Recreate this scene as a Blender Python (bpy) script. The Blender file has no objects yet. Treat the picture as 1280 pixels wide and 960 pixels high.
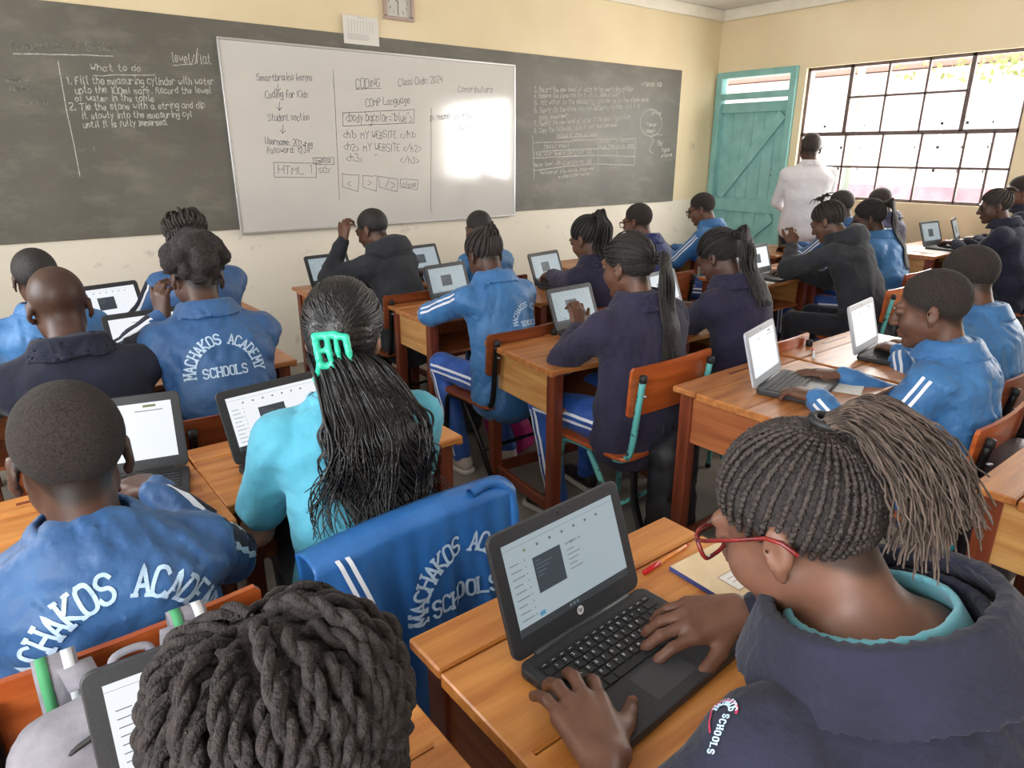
import bpy, bmesh, math, random
import numpy as np
from mathutils import Vector, Matrix, Euler
from mathutils.bvhtree import BVHTree

random.seed(7)
rng = np.random.default_rng(7)
PI = math.pi
R = math.radians
scene = bpy.context.scene
COL = scene.collection

# ------------------------------------------------------------------ camera
cam_data = bpy.data.cameras.new('camera')
cam = bpy.data.objects.new('camera', cam_data)
COL.objects.link(cam)
scene.camera = cam
cam_data.sensor_width = 36.0
cam_data.lens = 852.0 / 1280.0 * 36.0
cam_data.clip_start = 0.02
cam_data.clip_end = 200
cam.location = (0, 0, 1.55)
cam.rotation_euler = (R(90 - 18.8), 0, R(-38.3))

# ------------------------------------------------------------------ world, lights, exposure
scene.view_settings.view_transform = 'Standard'
scene.view_settings.look = 'None'
scene.view_settings.gamma = 1.0
scene.view_settings.use_curve_mapping = False
scene.view_settings.exposure = 0.12
scene.cycles.use_denoising = True
scene.cycles.max_bounces = 7
scene.cycles.diffuse_bounces = 4
scene.cycles.sample_clamp_indirect = 6.0
world = bpy.data.worlds.new('sky')
scene.world = world
world.use_nodes = True
wb = world.node_tree.nodes['Background']
wb.inputs['Color'].default_value = (0.90, 0.95, 1.0, 1)
wb.inputs['Strength'].default_value = 4.4


def area_light(name, loc, rot, sx, sy, power, col):
    l = bpy.data.lights.new(name, 'AREA')
    l.shape = 'RECTANGLE'
    l.size = sx
    l.size_y = sy
    l.energy = power
    l.color = col
    o = bpy.data.objects.new(name, l)
    COL.objects.link(o)
    o.location = loc
    o.rotation_euler = rot
    return o


# daylight pouring through the classroom's windows (left wall windows, right wall windows)
area_light('daylight_left_front', (-1.62, 2.9, 1.75), (0, R(-90), 0), 1.3, 2.0, 75, (0.93, 0.97, 1.0))
area_light('daylight_left_rear', (-1.62, -0.4, 1.75), (0, R(-90), 0), 1.3, 2.4, 135, (0.93, 0.97, 1.0))
area_light('daylight_left_back', (-1.62, -3.0, 1.75), (0, R(-90), 0), 1.3, 1.6, 85, (0.93, 0.97, 1.0))
area_light('daylight_right_front', (7.1, 3.0, 1.75), (0, R(90), 0), 1.2, 1.8, 90, (1.0, 0.97, 0.93))
area_light('daylight_right_rear', (7.1, 0.15, 1.75), (0, R(90), 0), 1.2, 2.1, 125, (1.0, 0.97, 0.93))


# ------------------------------------------------------------------ object helpers
def tag(o, label=None, cat=None, group=None, kind=None):
    if label:
        o['label'] = label
    if cat:
        o['category'] = cat
    if group:
        o['group'] = group
    if kind:
        o['kind'] = kind
    return o


def empty(name, loc=(0, 0, 0), rz=0.0, label=None, cat=None, group=None):
    o = bpy.data.objects.new(name, None)
    o.empty_display_size = 0.1
    COL.objects.link(o)
    o.location = loc
    o.rotation_euler = (0, 0, rz)
    return tag(o, label, cat, group)


def obj(name, mesh, mat=None, parent=None, loc=None, rot=None):
    o = bpy.data.objects.new(name, mesh)
    COL.objects.link(o)
    if mat is not None and len(mesh.materials) == 0:
        mesh.materials.append(mat)
    elif mat is not None and mesh.materials[0] != mat:
        o.material_slots[0].link = 'OBJECT'
        o.material_slots[0].material = mat
    if parent:
        o.parent = parent
    if loc is not None:
        o.location = loc
    if rot is not None:
        o.rotation_euler = rot
    return o


def np_mesh(name, V, Q, smooth=True, tris=False):
    """mesh from numpy verts and quads (or tris)"""
    V = np.ascontiguousarray(V, np.float32)
    Q = np.ascontiguousarray(Q, np.int32)
    k = Q.shape[1]
    me = bpy.data.meshes.new(name)
    me.vertices.add(len(V))
    me.vertices.foreach_set('co', V.ravel())
    me.loops.add(Q.size)
    me.loops.foreach_set('vertex_index', Q.ravel())
    me.polygons.add(len(Q))
    me.polygons.foreach_set('loop_start', np.arange(0, Q.size, k, dtype=np.int32))
    me.update(calc_edges=True)
    me.polygons.foreach_set('use_smooth', np.full(len(Q), smooth))
    me.validate()
    return me


class MB:
    """collects boxes / prisms / tubes into one mesh"""
    def __init__(s):
        s.bm = bmesh.new()

    def box(s, c, d, rot=None, bev=0.0, seg=1):
        r = bmesh.ops.create_cube(s.bm, size=1.0)
        vs = r['verts']
        M = Matrix.Translation(c) @ (rot.to_4x4() if rot is not None else Matrix()) @ Matrix.Diagonal((d[0], d[1], d[2], 1))
        bmesh.ops.transform(s.bm, matrix=M, verts=vs)
        if bev > 0:
            es = list({e for v in vs for e in v.link_edges})
            bmesh.ops.bevel(s.bm, geom=es, offset=bev, segments=seg, affect='EDGES', profile=0.5)
        return s

    def slab(s, w, d, h, r, c=(0, 0, 0), seg=4, bev=0.0):
        """rounded-corner slab centred on c, in the XY plane, thickness h (z up from c)"""
        pts = []
        for cx, cy, a0 in ((w/2-r, d/2-r, 0), (-w/2+r, d/2-r, 90), (-w/2+r, -d/2+r, 180), (w/2-r, -d/2+r, 270)):
            for i in range(seg + 1):
                a = R(a0 + 90 * i / seg)
                pts.append((cx + r * math.cos(a), cy + r * math.sin(a)))
        vs = [s.bm.verts.new((c[0] + x, c[1] + y, c[2])) for x, y in pts]
        f = s.bm.faces.new(vs)
        ex = bmesh.ops.extrude_face_region(s.bm, geom=[f])
        nv = [g for g in ex['geom'] if isinstance(g, bmesh.types.BMVert)]
        bmesh.ops.translate(s.bm, vec=(0, 0, h), verts=nv)
        if bev > 0:
            allv = set(nv) | set(vs)
            es = [e for e in s.bm.edges if e.verts[0] in allv and e.verts[1] in allv and abs(e.verts[0].co.z - e.verts[1].co.z) < 1e-6]
            bmesh.ops.bevel(s.bm, geom=es, offset=bev, segments=2, affect='EDGES', profile=0.5)
        return s

    def xf(s, M):
        bmesh.ops.transform(s.bm, matrix=M, verts=s.bm.verts[:])
        return s

    def mesh(s, name, smooth=False):
        bmesh.ops.recalc_face_normals(s.bm, faces=s.bm.faces[:])
        me = bpy.data.meshes.new(name)
        s.bm.to_mesh(me)
        s.bm.free()
        if smooth:
            me.polygons.foreach_set('use_smooth', np.full(len(me.polygons), True))
        return me


def box_mesh(c, d, bev=0.0, seg=1, rot=None, name='box'):
    return MB().box(c, d, rot, bev, seg).mesh(name)


def catmull(P, n):
    P = np.asarray(P, float)
    Q = np.vstack([2 * P[0] - P[1], P, 2 * P[-1] - P[-2]])
    out = []
    for i in range(1, len(Q) - 2):
        t = np.linspace(0, 1, n, endpoint=False)[:, None]
        a, b, c, d = Q[i - 1], Q[i], Q[i + 1], Q[i + 2]
        out.append(0.5 * (2 * b + (c - a) * t + (2 * a - 5 * b + 4 * c - d) * t**2 + (3 * b - a - 3 * c + d) * t**3))
    out.append(P[-1:])
    return np.vstack(out)


def tubes(paths, radii, sides=6, cap=True):
    """many swept tubes -> V, Q.  paths: list of (n,3), radii: list of scalar or (n,)"""
    VV, QQ, off = [], [], 0
    ang = np.linspace(0, 2 * PI, sides, endpoint=False)
    ca, sa = np.cos(ang), np.sin(ang)
    for P, r in zip(paths, radii):
        P = np.asarray(P, float)
        n = len(P)
        r = np.broadcast_to(np.asarray(r, float), (n,))
        T = np.gradient(P, axis=0)
        T /= np.linalg.norm(T, axis=1)[:, None] + 1e-12
        u = np.cross(T[0], (0.31, 0.2, 0.93))
        if np.linalg.norm(u) < 1e-3:
            u = np.cross(T[0], (1, 0, 0))
        U = np.zeros_like(P)
        for i in range(n):
            u = u - T[i] * (u @ T[i])
            u /= np.linalg.norm(u) + 1e-12
            U[i] = u
        W = np.cross(T, U)
        ring = P[:, None] + r[:, None, None] * (U[:, None] * ca[None, :, None] + W[:, None] * sa[None, :, None])
        V = ring.reshape(-1, 3)
        i = np.arange(n - 1)[:, None] * sides
        j = np.arange(sides)[None]
        j2 = (j + 1) % sides
        Q = np.stack([i + j, i + j2, i + sides + j2, i + sides + j], -1).reshape(-1, 4)
        if cap:
            V = np.vstack([V, P[0] - T[0] * r[0] * .4, P[-1] + T[-1] * r[-1] * .4])
            a = n * sides
            jj = np.arange(sides)
            Q = np.vstack([Q, np.stack([np.full(sides, a), (jj + 1) % sides, jj, np.full(sides, a)], -1),
                           np.stack([np.full(sides, a + 1), (n - 1) * sides + jj, (n - 1) * sides + (jj + 1) % sides, np.full(sides, a + 1)], -1)])
        VV.append(V)
        QQ.append(Q + off)
        off += len(V)
    return np.vstack(VV), np.vstack(QQ)


def tube_mesh(name, paths, radii, sides=8):
    V, Q = tubes(paths, radii, sides)
    deg = Q[:, 0] == Q[:, 3]
    return mixed_mesh(name, V, Q[~deg], Q[deg][:, :3])


def mixed_mesh(name, V, Q, T):
    me = bpy.data.meshes.new(name)
    me.vertices.add(len(V))
    me.vertices.foreach_set('co', np.ascontiguousarray(V, np.float32).ravel())
    nl = Q.size + T.size
    me.loops.add(nl)
    me.loops.foreach_set('vertex_index', np.concatenate([Q.ravel(), T.ravel()]).astype(np.int32))
    me.polygons.add(len(Q) + len(T))
    ls = np.concatenate([np.arange(len(Q)) * 4, Q.size + np.arange(len(T)) * 3]).astype(np.int32)
    me.polygons.foreach_set('loop_start', ls)
    me.update(calc_edges=True)
    me.polygons.foreach_set('use_smooth', np.full(len(Q) + len(T), True))
    return me


# ------------------------------------------------------------------ materials
def lin(r, g, b):
    f = lambda c: (c / 255 / 12.92) if c / 255 <= 0.04045 else ((c / 255 + 0.055) / 1.055) ** 2.4
    return (f(r), f(g), f(b), 1.0)


_M = {}


def mat(name, col, rough=0.6, col2=None, nscale=20.0, stretch=(1, 1, 1), bump=0.0, bscale=None, detail=4.0,
        metallic=0.0, sheen=0.0, spec=0.5, emit=None, estr=0.0, contrast=(0.35, 0.65), coat=0.0, alpha=None, attr=None, bdist=0.01, sss=0.0):
    """procedural principled material: two noise-mixed colours and noise bump on object coordinates"""
    if name in _M:
        return _M[name]
    m = bpy.data.materials.new(name)
    m.use_nodes = True
    nt = m.node_tree
    b = nt.nodes['Principled BSDF']
    b.inputs['Roughness'].default_value = rough
    b.inputs['Metallic'].default_value = metallic
    b.inputs['Specular IOR Level'].default_value = spec
    if sheen:
        b.inputs['Sheen Weight'].default_value = sheen
        b.inputs['Sheen Roughness'].default_value = 0.5
    if coat:
        b.inputs['Coat Weight'].default_value = coat
        b.inputs['Coat Roughness'].default_value = 0.25
    if emit:
        b.inputs['Emission Color'].default_value = emit
        b.inputs['Emission Strength'].default_value = estr
    tc = nt.nodes.new('ShaderNodeTexCoord')
    mp = nt.nodes.new('ShaderNodeMapping')
    mp.inputs['Scale'].default_value = stretch
    nt.links.new(tc.outputs['Object'], mp.inputs['Vector'])
    base = None
    if attr:
        a = nt.nodes.new('ShaderNodeAttribute')
        a.attribute_name = attr
        base = a.outputs['Color']
    if col2 is not None or attr:
        n = nt.nodes.new('ShaderNodeTexNoise')
        n.inputs['Scale'].default_value = nscale
        n.inputs['Detail'].default_value = detail
        nt.links.new(mp.outputs[0], n.inputs['Vector'])
        r = nt.nodes.new('ShaderNodeValToRGB')
        r.color_ramp.elements[0].position, r.color_ramp.elements[1].position = contrast
        c1, c2 = (col, col2) if not attr else ((0.86, 0.86, 0.86, 1), (1.1, 1.08, 1.06, 1))
        r.color_ramp.elements[0].color = c1
        r.color_ramp.elements[1].color = c2
        nt.links.new(n.outputs['Fac'], r.inputs['Fac'])
        if attr:
            mx = nt.nodes.new('ShaderNodeMix')
            mx.data_type = 'RGBA'
            mx.blend_type = 'MULTIPLY'
            mx.inputs['Factor'].default_value = 1.0
            nt.links.new(base, mx.inputs['A'])
            nt.links.new(r.outputs['Color'], mx.inputs['B'])
            nt.links.new(mx.outputs['Result'], b.inputs['Base Color'])
        else:
            nt.links.new(r.outputs['Color'], b.inputs['Base Color'])
    else:
        b.inputs['Base Color'].default_value = col
    if bump:
        n2 = nt.nodes.new('ShaderNodeTexNoise')
        n2.inputs['Scale'].default_value = bscale or nscale
        n2.inputs['Detail'].default_value = 3
        nt.links.new(mp.outputs[0], n2.inputs['Vector'])
        bp = nt.nodes.new('ShaderNodeBump')
        bp.inputs['Strength'].default_value = bump
        bp.inputs['Distance'].default_value = bdist
        nt.links.new(n2.outputs['Fac'], bp.inputs['Height'])
        nt.links.new(bp.outputs['Normal'], b.inputs['Normal'])
    _M[name] = m
    return m


def wood(name, c1, c2, axis='x', rough=0.38, scale=1.0, coat=0.25):
    st = {'x': (1.2, 14, 14), 'y': (14, 1.2, 14), 'z': (14, 14, 1.2)}[axis]
    st = tuple(v * scale for v in st)
    return mat(name, c1, rough, c2, 3.0, st, bump=0.12, bscale=6.0, detail=6, coat=coat, contrast=(0.3, 0.7), bdist=0.004)


def screen_mat(name, col, e):
    return mat(name, (0.02, 0.02, 0.02, 1), 0.35, emit=col, estr=e)


# wood
W_TOP = wood('varnished_desk_top', lin(150, 88, 44), lin(196, 130, 72), 'x')
W_TOP2 = wood('golden_desk_top', lin(176, 104, 42), lin(214, 146, 74), 'x')
W_LEG = wood('red_brown_leg', lin(88, 38, 22), lin(132, 62, 36), 'z')
W_PANEL = wood('pale_desk_panel', lin(182, 124, 66), lin(214, 164, 100), 'y')
W_PANELR = wood('red_desk_panel', lin(140, 76, 44), lin(176, 106, 62), 'y')
W_PLY = wood('orange_plywood', lin(150, 66, 26), lin(188, 96, 44), 'x', rough=0.3)
W_PLYD = wood('dark_plywood', lin(104, 48, 24), lin(140, 72, 38), 'x', rough=0.35)
W_RAW = mat('raw_wood_end', lin(200, 160, 110), 0.7, lin(176, 130, 84), 40)
# metal
TUBE_BLACK = mat('black_tube', lin(26, 26, 28), 0.35, lin(44, 42, 42), 60, metallic=0.6)
TUBE_TEAL = mat('chipped_teal_tube', lin(30, 60, 60), 0.45, lin(96, 178, 176), 55, contrast=(0.36, 0.42))
STEEL = mat('steel', lin(170, 170, 172), 0.3, metallic=0.9)
ALU = mat('aluminium', lin(205, 205, 205), 0.35, metallic=0.7)
RUBBER = mat('black_rubber', lin(22, 22, 24), 0.6)
# cloth
def cloth(name, c, c2=None, rough=0.75, sheen=0.15, bump=0.5, bs=22):
    c2 = c2 or tuple(min(1, v * 1.22) for v in c[:3]) + (1,)
    return mat(name, c, rough, c2, 9.0, bump=bump, bscale=bs, sheen=sheen, bdist=0.012)


C_BLUE = cloth('blue_tracksuit', lin(38, 80, 130), lin(50, 95, 146), rough=0.55, sheen=0.1)
C_BLUE2 = cloth('light_blue_tracksuit', lin(48, 102, 156), lin(60, 117, 172), rough=0.55, sheen=0.1)
C_SATIN = cloth('satin_blue_jacket', lin(36, 96, 164), lin(50, 112, 182), rough=0.4, sheen=0.0, bump=0.25)
C_NAVY = cloth('navy_fleece', lin(21, 22, 39), lin(31, 32, 52), rough=0.95, sheen=0.06, bump=0.35, bs=60)
C_PURPLENAVY = cloth('faded_navy_fleece', lin(36, 33, 56), lin(46, 42, 66), rough=0.95, sheen=0.06, bump=0.35, bs=60)
C_DARKNAVY = cloth('dark_navy_sweater', lin(20, 24, 42), lin(28, 32, 52), rough=0.95, sheen=0.05)
C_BLACK = cloth('charcoal_hoodie', lin(36, 38, 44), lin(48, 50, 56), rough=0.95, sheen=0.05)
C_CYAN = cloth('turquoise_tshirt', lin(76, 160, 184), lin(94, 178, 202), rough=0.8, sheen=0.1)
C_WHITE = cloth('white_shirt', lin(212, 210, 214), lin(220, 218, 222), rough=0.8, sheen=0.1)
C_WSTRIPE = mat('white_stripe', lin(226, 230, 238), 0.7)
C_EMB = mat('white_embroidery', lin(196, 220, 240), 0.7, lin(170, 200, 228), 300)
C_PANTS = cloth('blue_track_trousers', lin(34, 74, 150), lin(44, 90, 170), rough=0.5, sheen=0.1)
C_PANTSD = cloth('dark_trousers', lin(24, 26, 38), lin(34, 36, 48), rough=0.9)
C_COLLAR = cloth('pale_cyan_collar', lin(92, 160, 176), lin(108, 176, 190))
# body
SKIN = mat('skin', (1, 1, 1, 1), 0.48, nscale=30, attr='Col', bump=0.06, bscale=260, spec=0.4, bdist=0.002)
HAIR = mat('black_hair', lin(20, 17, 17), 0.55, lin(38, 32, 30), 90, bump=0.7, bscale=240, bdist=0.006)
HAIR_B = mat('brown_black_hair', lin(30, 23, 20), 0.6, lin(54, 43, 38), 80, bump=0.7, bscale=220, bdist=0.006)
HAIR_F = mat('fuzzy_brown_hair', lin(31, 26, 25), 0.9, lin(56, 48, 46), 120, bump=0.9, bscale=300, bdist=0.006)
HAIR_C = mat('cropped_hair', lin(25, 20, 19), 0.95, lin(60, 50, 46), 240, bump=0.8, bscale=500, bdist=0.004, contrast=(0.3, 0.7))
HAIR_T = mat('loose_brown_hair', lin(56, 45, 39), 0.85, lin(92, 76, 66), 60, bump=0.6, bscale=240, bdist=0.004)
HAIR_S = mat('sleek_black_hair', lin(13, 11, 12), 0.36, lin(24, 20, 20), 30, (1, 1, 1), bump=0.3, bscale=120)
# laptop
L_DARK = mat('charcoal_plastic', lin(44, 45, 48), 0.45, lin(52, 53, 56), 200, bump=0.05, bscale=600)
L_DECK = mat('dark_plastic_deck', lin(36, 37, 40), 0.5, lin(44, 45, 48), 200, bump=0.05, bscale=600)
L_KEY = mat('black_keycap', lin(22, 23, 26), 0.5)
L_SILVER = mat('silver_plastic', lin(176, 180, 188), 0.4)
S_PAGE = screen_mat('screen_page_grey', lin(184, 200, 208), 0.62)
S_WHITE = screen_mat('screen_page_white', lin(236, 240, 246), 0.95)
S_DARKBOX = screen_mat('screen_dark_box', lin(64, 76, 86), 0.5)
S_BAR = screen_mat('screen_taskbar', lin(58, 66, 72), 0.5)
S_TEXT = screen_mat('screen_text', lin(110, 120, 130), 0.5)
S_BLUE = screen_mat('screen_button', lin(90, 160, 200), 0.6)
S_CODE = screen_mat('screen_code', lin(120, 140, 150), 0.5)
S_DOT = screen_mat('screen_icon', lin(140, 160, 80), 0.5)
PRINT_W = mat('white_print', lin(220, 220, 222), 0.5)
# ------------------------------------------------------------------ signed-distance modelling (smooth organic meshes)
F = np.float32


def nrm(v):
    v = np.asarray(v, float)
    return v / (np.linalg.norm(v) + 1e-12)


def smin(a, b, k):
    if k <= 0:
        return np.minimum(a, b)
    h = np.clip(0.5 + 0.5 * (b - a) / k, 0, 1)
    return b + (a - b) * h - k * h * (1 - h)


def f_cone(a, b, ra, rb):
    a = np.asarray(a, F); b = np.asarray(b, F)
    ba = b - a
    bb = float(ba @ ba) + 1e-9

    def f(P):
        v = P - a
        t = np.clip(v @ ba / bb, 0, 1)
        q = v - t[:, None] * ba
        return np.sqrt(np.einsum('ij,ij->i', q, q)) - (ra + t * (rb - ra))
    r = max(ra, rb)
    return f, np.minimum(a, b) - r, np.maximum(a, b) + r


def f_ell(c, rad, M=None):
    c = np.asarray(c, F); rad = np.asarray(rad, F)
    Mt = np.eye(3, dtype=F) if M is None else np.asarray(M, F)      # columns = local axes

    def f(P):
        q = (P - c) @ Mt
        k0 = np.sqrt(np.einsum('ij,ij->i', q / rad, q / rad))
        k1 = np.sqrt(np.einsum('ij,ij->i', q / rad**2, q / rad**2)) + 1e-6
        return k0 * (k0 - 1) / k1
    r = float(rad.max())
    return f, c - r, c + r


def f_seg(a, b, A, B, X, Y):
    """elliptic segment: half sizes A=(x,y) at a, B at b, lateral axis X, depth axis Y"""
    a = np.asarray(a, F); b = np.asarray(b, F); X = np.asarray(X, F); Y = np.asarray(Y, F)
    ba = b - a
    L = float(np.linalg.norm(ba)); ax = ba / L

    def f(P):
        v = P - a
        s = v @ ax
        t = np.clip(s / L, 0, 1)
        w = A[0] + t * (B[0] - A[0]); d = A[1] + t * (B[1] - A[1])
        z = s - t * L
        q = v - (t * L)[:, None] * ax
        x = q @ X; y = q @ Y
        m = np.minimum(w, d)
        return (np.sqrt((x / w)**2 + (y / d)**2 + (z / m)**2) - 1) * m
    r = max(A[0], A[1], B[0], B[1])
    return f, np.minimum(a, b) - r, np.maximum(a, b) + r


def f_box(c, h, r, M=None):
    c = np.asarray(c, F); h = np.asarray(h, F) - r
    Mt = np.eye(3, dtype=F) if M is None else np.asarray(M, F)

    def f(P):
        q = np.abs((P - c) @ Mt) - h
        return np.linalg.norm(np.maximum(q, 0), axis=1) + np.minimum(q.max(1), 0) - r
    e = float(np.linalg.norm(h + r))
    return f, c - e, c + e


class SDF:
    def __init__(s):
        s.p = []

    def add(s, fb, k=0.015, tag=0, sub=False):
        s.p.append((fb[0], sub, k, tag, fb[1], fb[2]))
        return s

    def cone(s, a, b, ra, rb, k=0.015, tag=0, sub=False):
        return s.add(f_cone(a, b, ra, rb), k, tag, sub)

    def ell(s, c, rad, M=None, k=0.015, tag=0, sub=False):
        return s.add(f_ell(c, rad, M), k, tag, sub)

    def seg(s, a, b, A, B, X, Y, k=0.03, tag=0):
        return s.add(f_seg(a, b, A, B, X, Y), k, tag)

    def box(s, c, h, r, M=None, k=0.01, tag=0, sub=False):
        return s.add(f_box(c, h, r, M), k, tag, sub)

    def chain(s, pts, rad, k=0.012, tag=0):
        for i in range(len(pts) - 1):
            s.cone(pts[i], pts[i + 1], rad[i], rad[i + 1], k, tag)
        return s

    def mesh(s, res, disp=None, pad=0.0, name='organic', colors=None, cut=None, paint=None):
        n = 4
        B = n * res
        lo = np.min([p[4] for p in s.p if not p[1]], 0) - 2 * res - pad - 0.012
        hi = np.max([p[5] for p in s.p if not p[1]], 0) + 2 * res + pad + 0.012
        nb = np.maximum(1, np.ceil((hi - lo) / B)).astype(int)
        I = np.stack(np.meshgrid(*[np.arange(k) for k in nb], indexing='ij'), -1).reshape(-1, 3)
        Cn = (lo + (I + 0.5) * B).astype(F)
        rad = 0.87 * B

        def field(P, sel=None):
            D = np.full(len(P), 1.0, F)
            for f, sub, k, tg, _, _ in s.p:
                d = f(P)
                D = -smin(-D, d, k) if sub else smin(D, d, k)
            return D
        dcs = [p[0](Cn) for p in s.p]
        D = np.full(len(Cn), 1.0, F)
        for (f, sub, k, tg, _, _), d in zip(s.p, dcs):
            D = -smin(-D, d, k) if sub else smin(D, d, k)
        amp = pad + 0.004
        if cut is not None:
            D = np.maximum(D, cut(Cn))
        act = np.abs(D) < rad * 1.6 + amp
        Ia, Ca = I[act], Cn[act]
        dca = [d[act] for d in dcs]
        g = np.arange(n + 1, dtype=F) * res - B / 2
        off = np.stack(np.meshgrid(g, g, g, indexing='ij'), -1).reshape(-1, 3)
        m = len(off)
        NA = len(Ia)
        D = np.full((NA, m), 1.0, F)
        for (f, sub, k, tg, _, _), dc in zip(s.p, dca):
            sel = np.nonzero(dc < rad * 2.4 + 1.5 * k + amp)[0]
            if len(sel) == 0:
                continue
            P = (Ca[sel][:, None] + off[None]).reshape(-1, 3)
            d = f(P).reshape(-1, m)
            D[sel] = -smin(-D[sel], d, k) if sub else smin(D[sel], d, k)
        if disp is not None or cut is not None:
            P = (Ca[:, None] + off[None]).reshape(-1, 3)
            if disp is not None:
                D = D + disp(P).reshape(NA, m)
            if cut is not None:
                D = np.maximum(D, cut(P).reshape(NA, m))
        V = D.reshape(NA, n + 1, n + 1, n + 1)
        ins = V < 0
        cnt = np.zeros((NA, n, n, n), np.int8)
        for a in (0, 1):
            for b in (0, 1):
                for c in (0, 1):
                    cnt += ins[:, a:a + n, b:b + n, c:c + n]
        bi, ci, cj, ck = np.nonzero((cnt > 0) & (cnt < 8))
        vals = {}
        for a in (0, 1):
            for b in (0, 1):
                for c in (0, 1):
                    vals[a, b, c] = V[bi, ci + a, cj + b, ck + c]
        acc = np.zeros((len(bi), 3), F)
        num = np.zeros(len(bi), F)
        for ax in range(3):
            for u in (0, 1):
                for w in (0, 1):
                    e0 = [u, w]; e0.insert(ax, 0)
                    e1 = [u, w]; e1.insert(ax, 1)
                    v0, v1 = vals[tuple(e0)], vals[tuple(e1)]
                    x = (v0 < 0) != (v1 < 0)
                    t = np.where(x, v0 / (v0 - v1 + 1e-12), 0)
                    p = np.zeros((len(bi), 3), F)
                    p[:] = e0
                    p[:, ax] = t
                    acc += p * x[:, None]
                    num += x
        G = Ia[bi] * n + np.stack([ci, cj, ck], -1)
        VV = lo + (G + acc / num[:, None]) * res
        N = nb * n + 2
        key = ((G[:, 0] + 1) * N[1] + (G[:, 1] + 1)) * N[2] + (G[:, 2] + 1)
        order = np.argsort(key)
        sk = key[order]
        step = np.array([N[1] * N[2], N[2], 1])
        Qs = []
        for ax in range(3):
            e1 = [0, 0, 0]; e1[ax] = 1
            a = vals[0, 0, 0] < 0
            b = vals[tuple(e1)] < 0
            x = np.nonzero(a != b)[0]
            o1, o2 = [(1, 2), (2, 0), (0, 1)][ax]
            k0 = key[x]
            ks = np.stack([k0, k0 - step[o1], k0 - step[o1] - step[o2], k0 - step[o2]], -1)
            pos = np.clip(np.searchsorted(sk, ks), 0, len(sk) - 1)
            ok = (sk[pos] == ks).all(1)
            q = order[pos]
            flip = ~a[x]
            q[flip] = q[flip][:, ::-1]
            Qs.append(q[ok])
        Q = np.vstack(Qs)
        me = np_mesh(name, VV, Q)
        if colors is not None:
            P = VV.astype(F)
            best = np.full(len(P), 1e3, F)
            C = np.zeros((len(P), 4), F)
            C[:] = colors[0]
            for f, sub, k, tg, _, _ in s.p:
                if sub and tg == 0:
                    continue
                d = np.abs(f(P)) + (0 if tg else 0.0015)
                w = d < best
                best = np.where(w, d, best)
                C[w] = colors[tg]
            if paint is not None:
                C = paint(P, C)
            at = me.attributes.new('Col', 'FLOAT_COLOR', 'POINT')
            at.data.foreach_set('color', C.ravel())
        return me


def wrinkle(seed, freq, amp, aniso=(1, 1, 1)):
    r = np.random.default_rng(seed)
    K = r.normal(size=(7, 3)) * freq * np.asarray(aniso)
    ph = r.uniform(0, 2 * PI, 7)
    K2 = r.normal(size=(3, 3)) * freq * 0.45
    K = K.astype(F); K2 = K2.astype(F)

    def f(P):
        w = np.sin(P @ K2.T + ph[:3]).astype(F) * 0.035
        Q = P + w
        s = np.sin(Q @ K.T + ph)
        return (amp * (1 - np.abs(s[:, :4]).mean(1) * 1.6 + 0.3 * s[:, 4:].mean(1))).astype(F)
    return f


def shift_mesh(me, base):
    n = len(me.vertices)
    co = np.empty(n * 3, np.float32)
    me.vertices.foreach_get('co', co)
    co = co.reshape(-1, 3) - np.asarray(base, np.float32)
    me.vertices.foreach_set('co', co.ravel())
    me.update()
    return me


def bvh_of(me):
    n = len(me.vertices)
    co = np.empty(n * 3, np.float32)
    me.vertices.foreach_get('co', co)
    k = len(me.polygons)
    idx = np.empty(len(me.loops), np.int32)
    me.loops.foreach_get('vertex_index', idx)
    return BVHTree.FromPolygons(co.reshape(-1, 3).tolist(), idx.reshape(k, -1).tolist())


def bvh_of2(*ms):
    V, Pl = [], []
    for me in ms:
        n = len(me.vertices)
        co = np.empty(n * 3, np.float32)
        me.vertices.foreach_get('co', co)
        idx = np.empty(len(me.loops), np.int32)
        me.loops.foreach_get('vertex_index', idx)
        Pl += (idx.reshape(len(me.polygons), -1) + len(V)).tolist()
        V += co.reshape(-1, 3).tolist()
    return BVHTree.FromPolygons(V, Pl)


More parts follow.
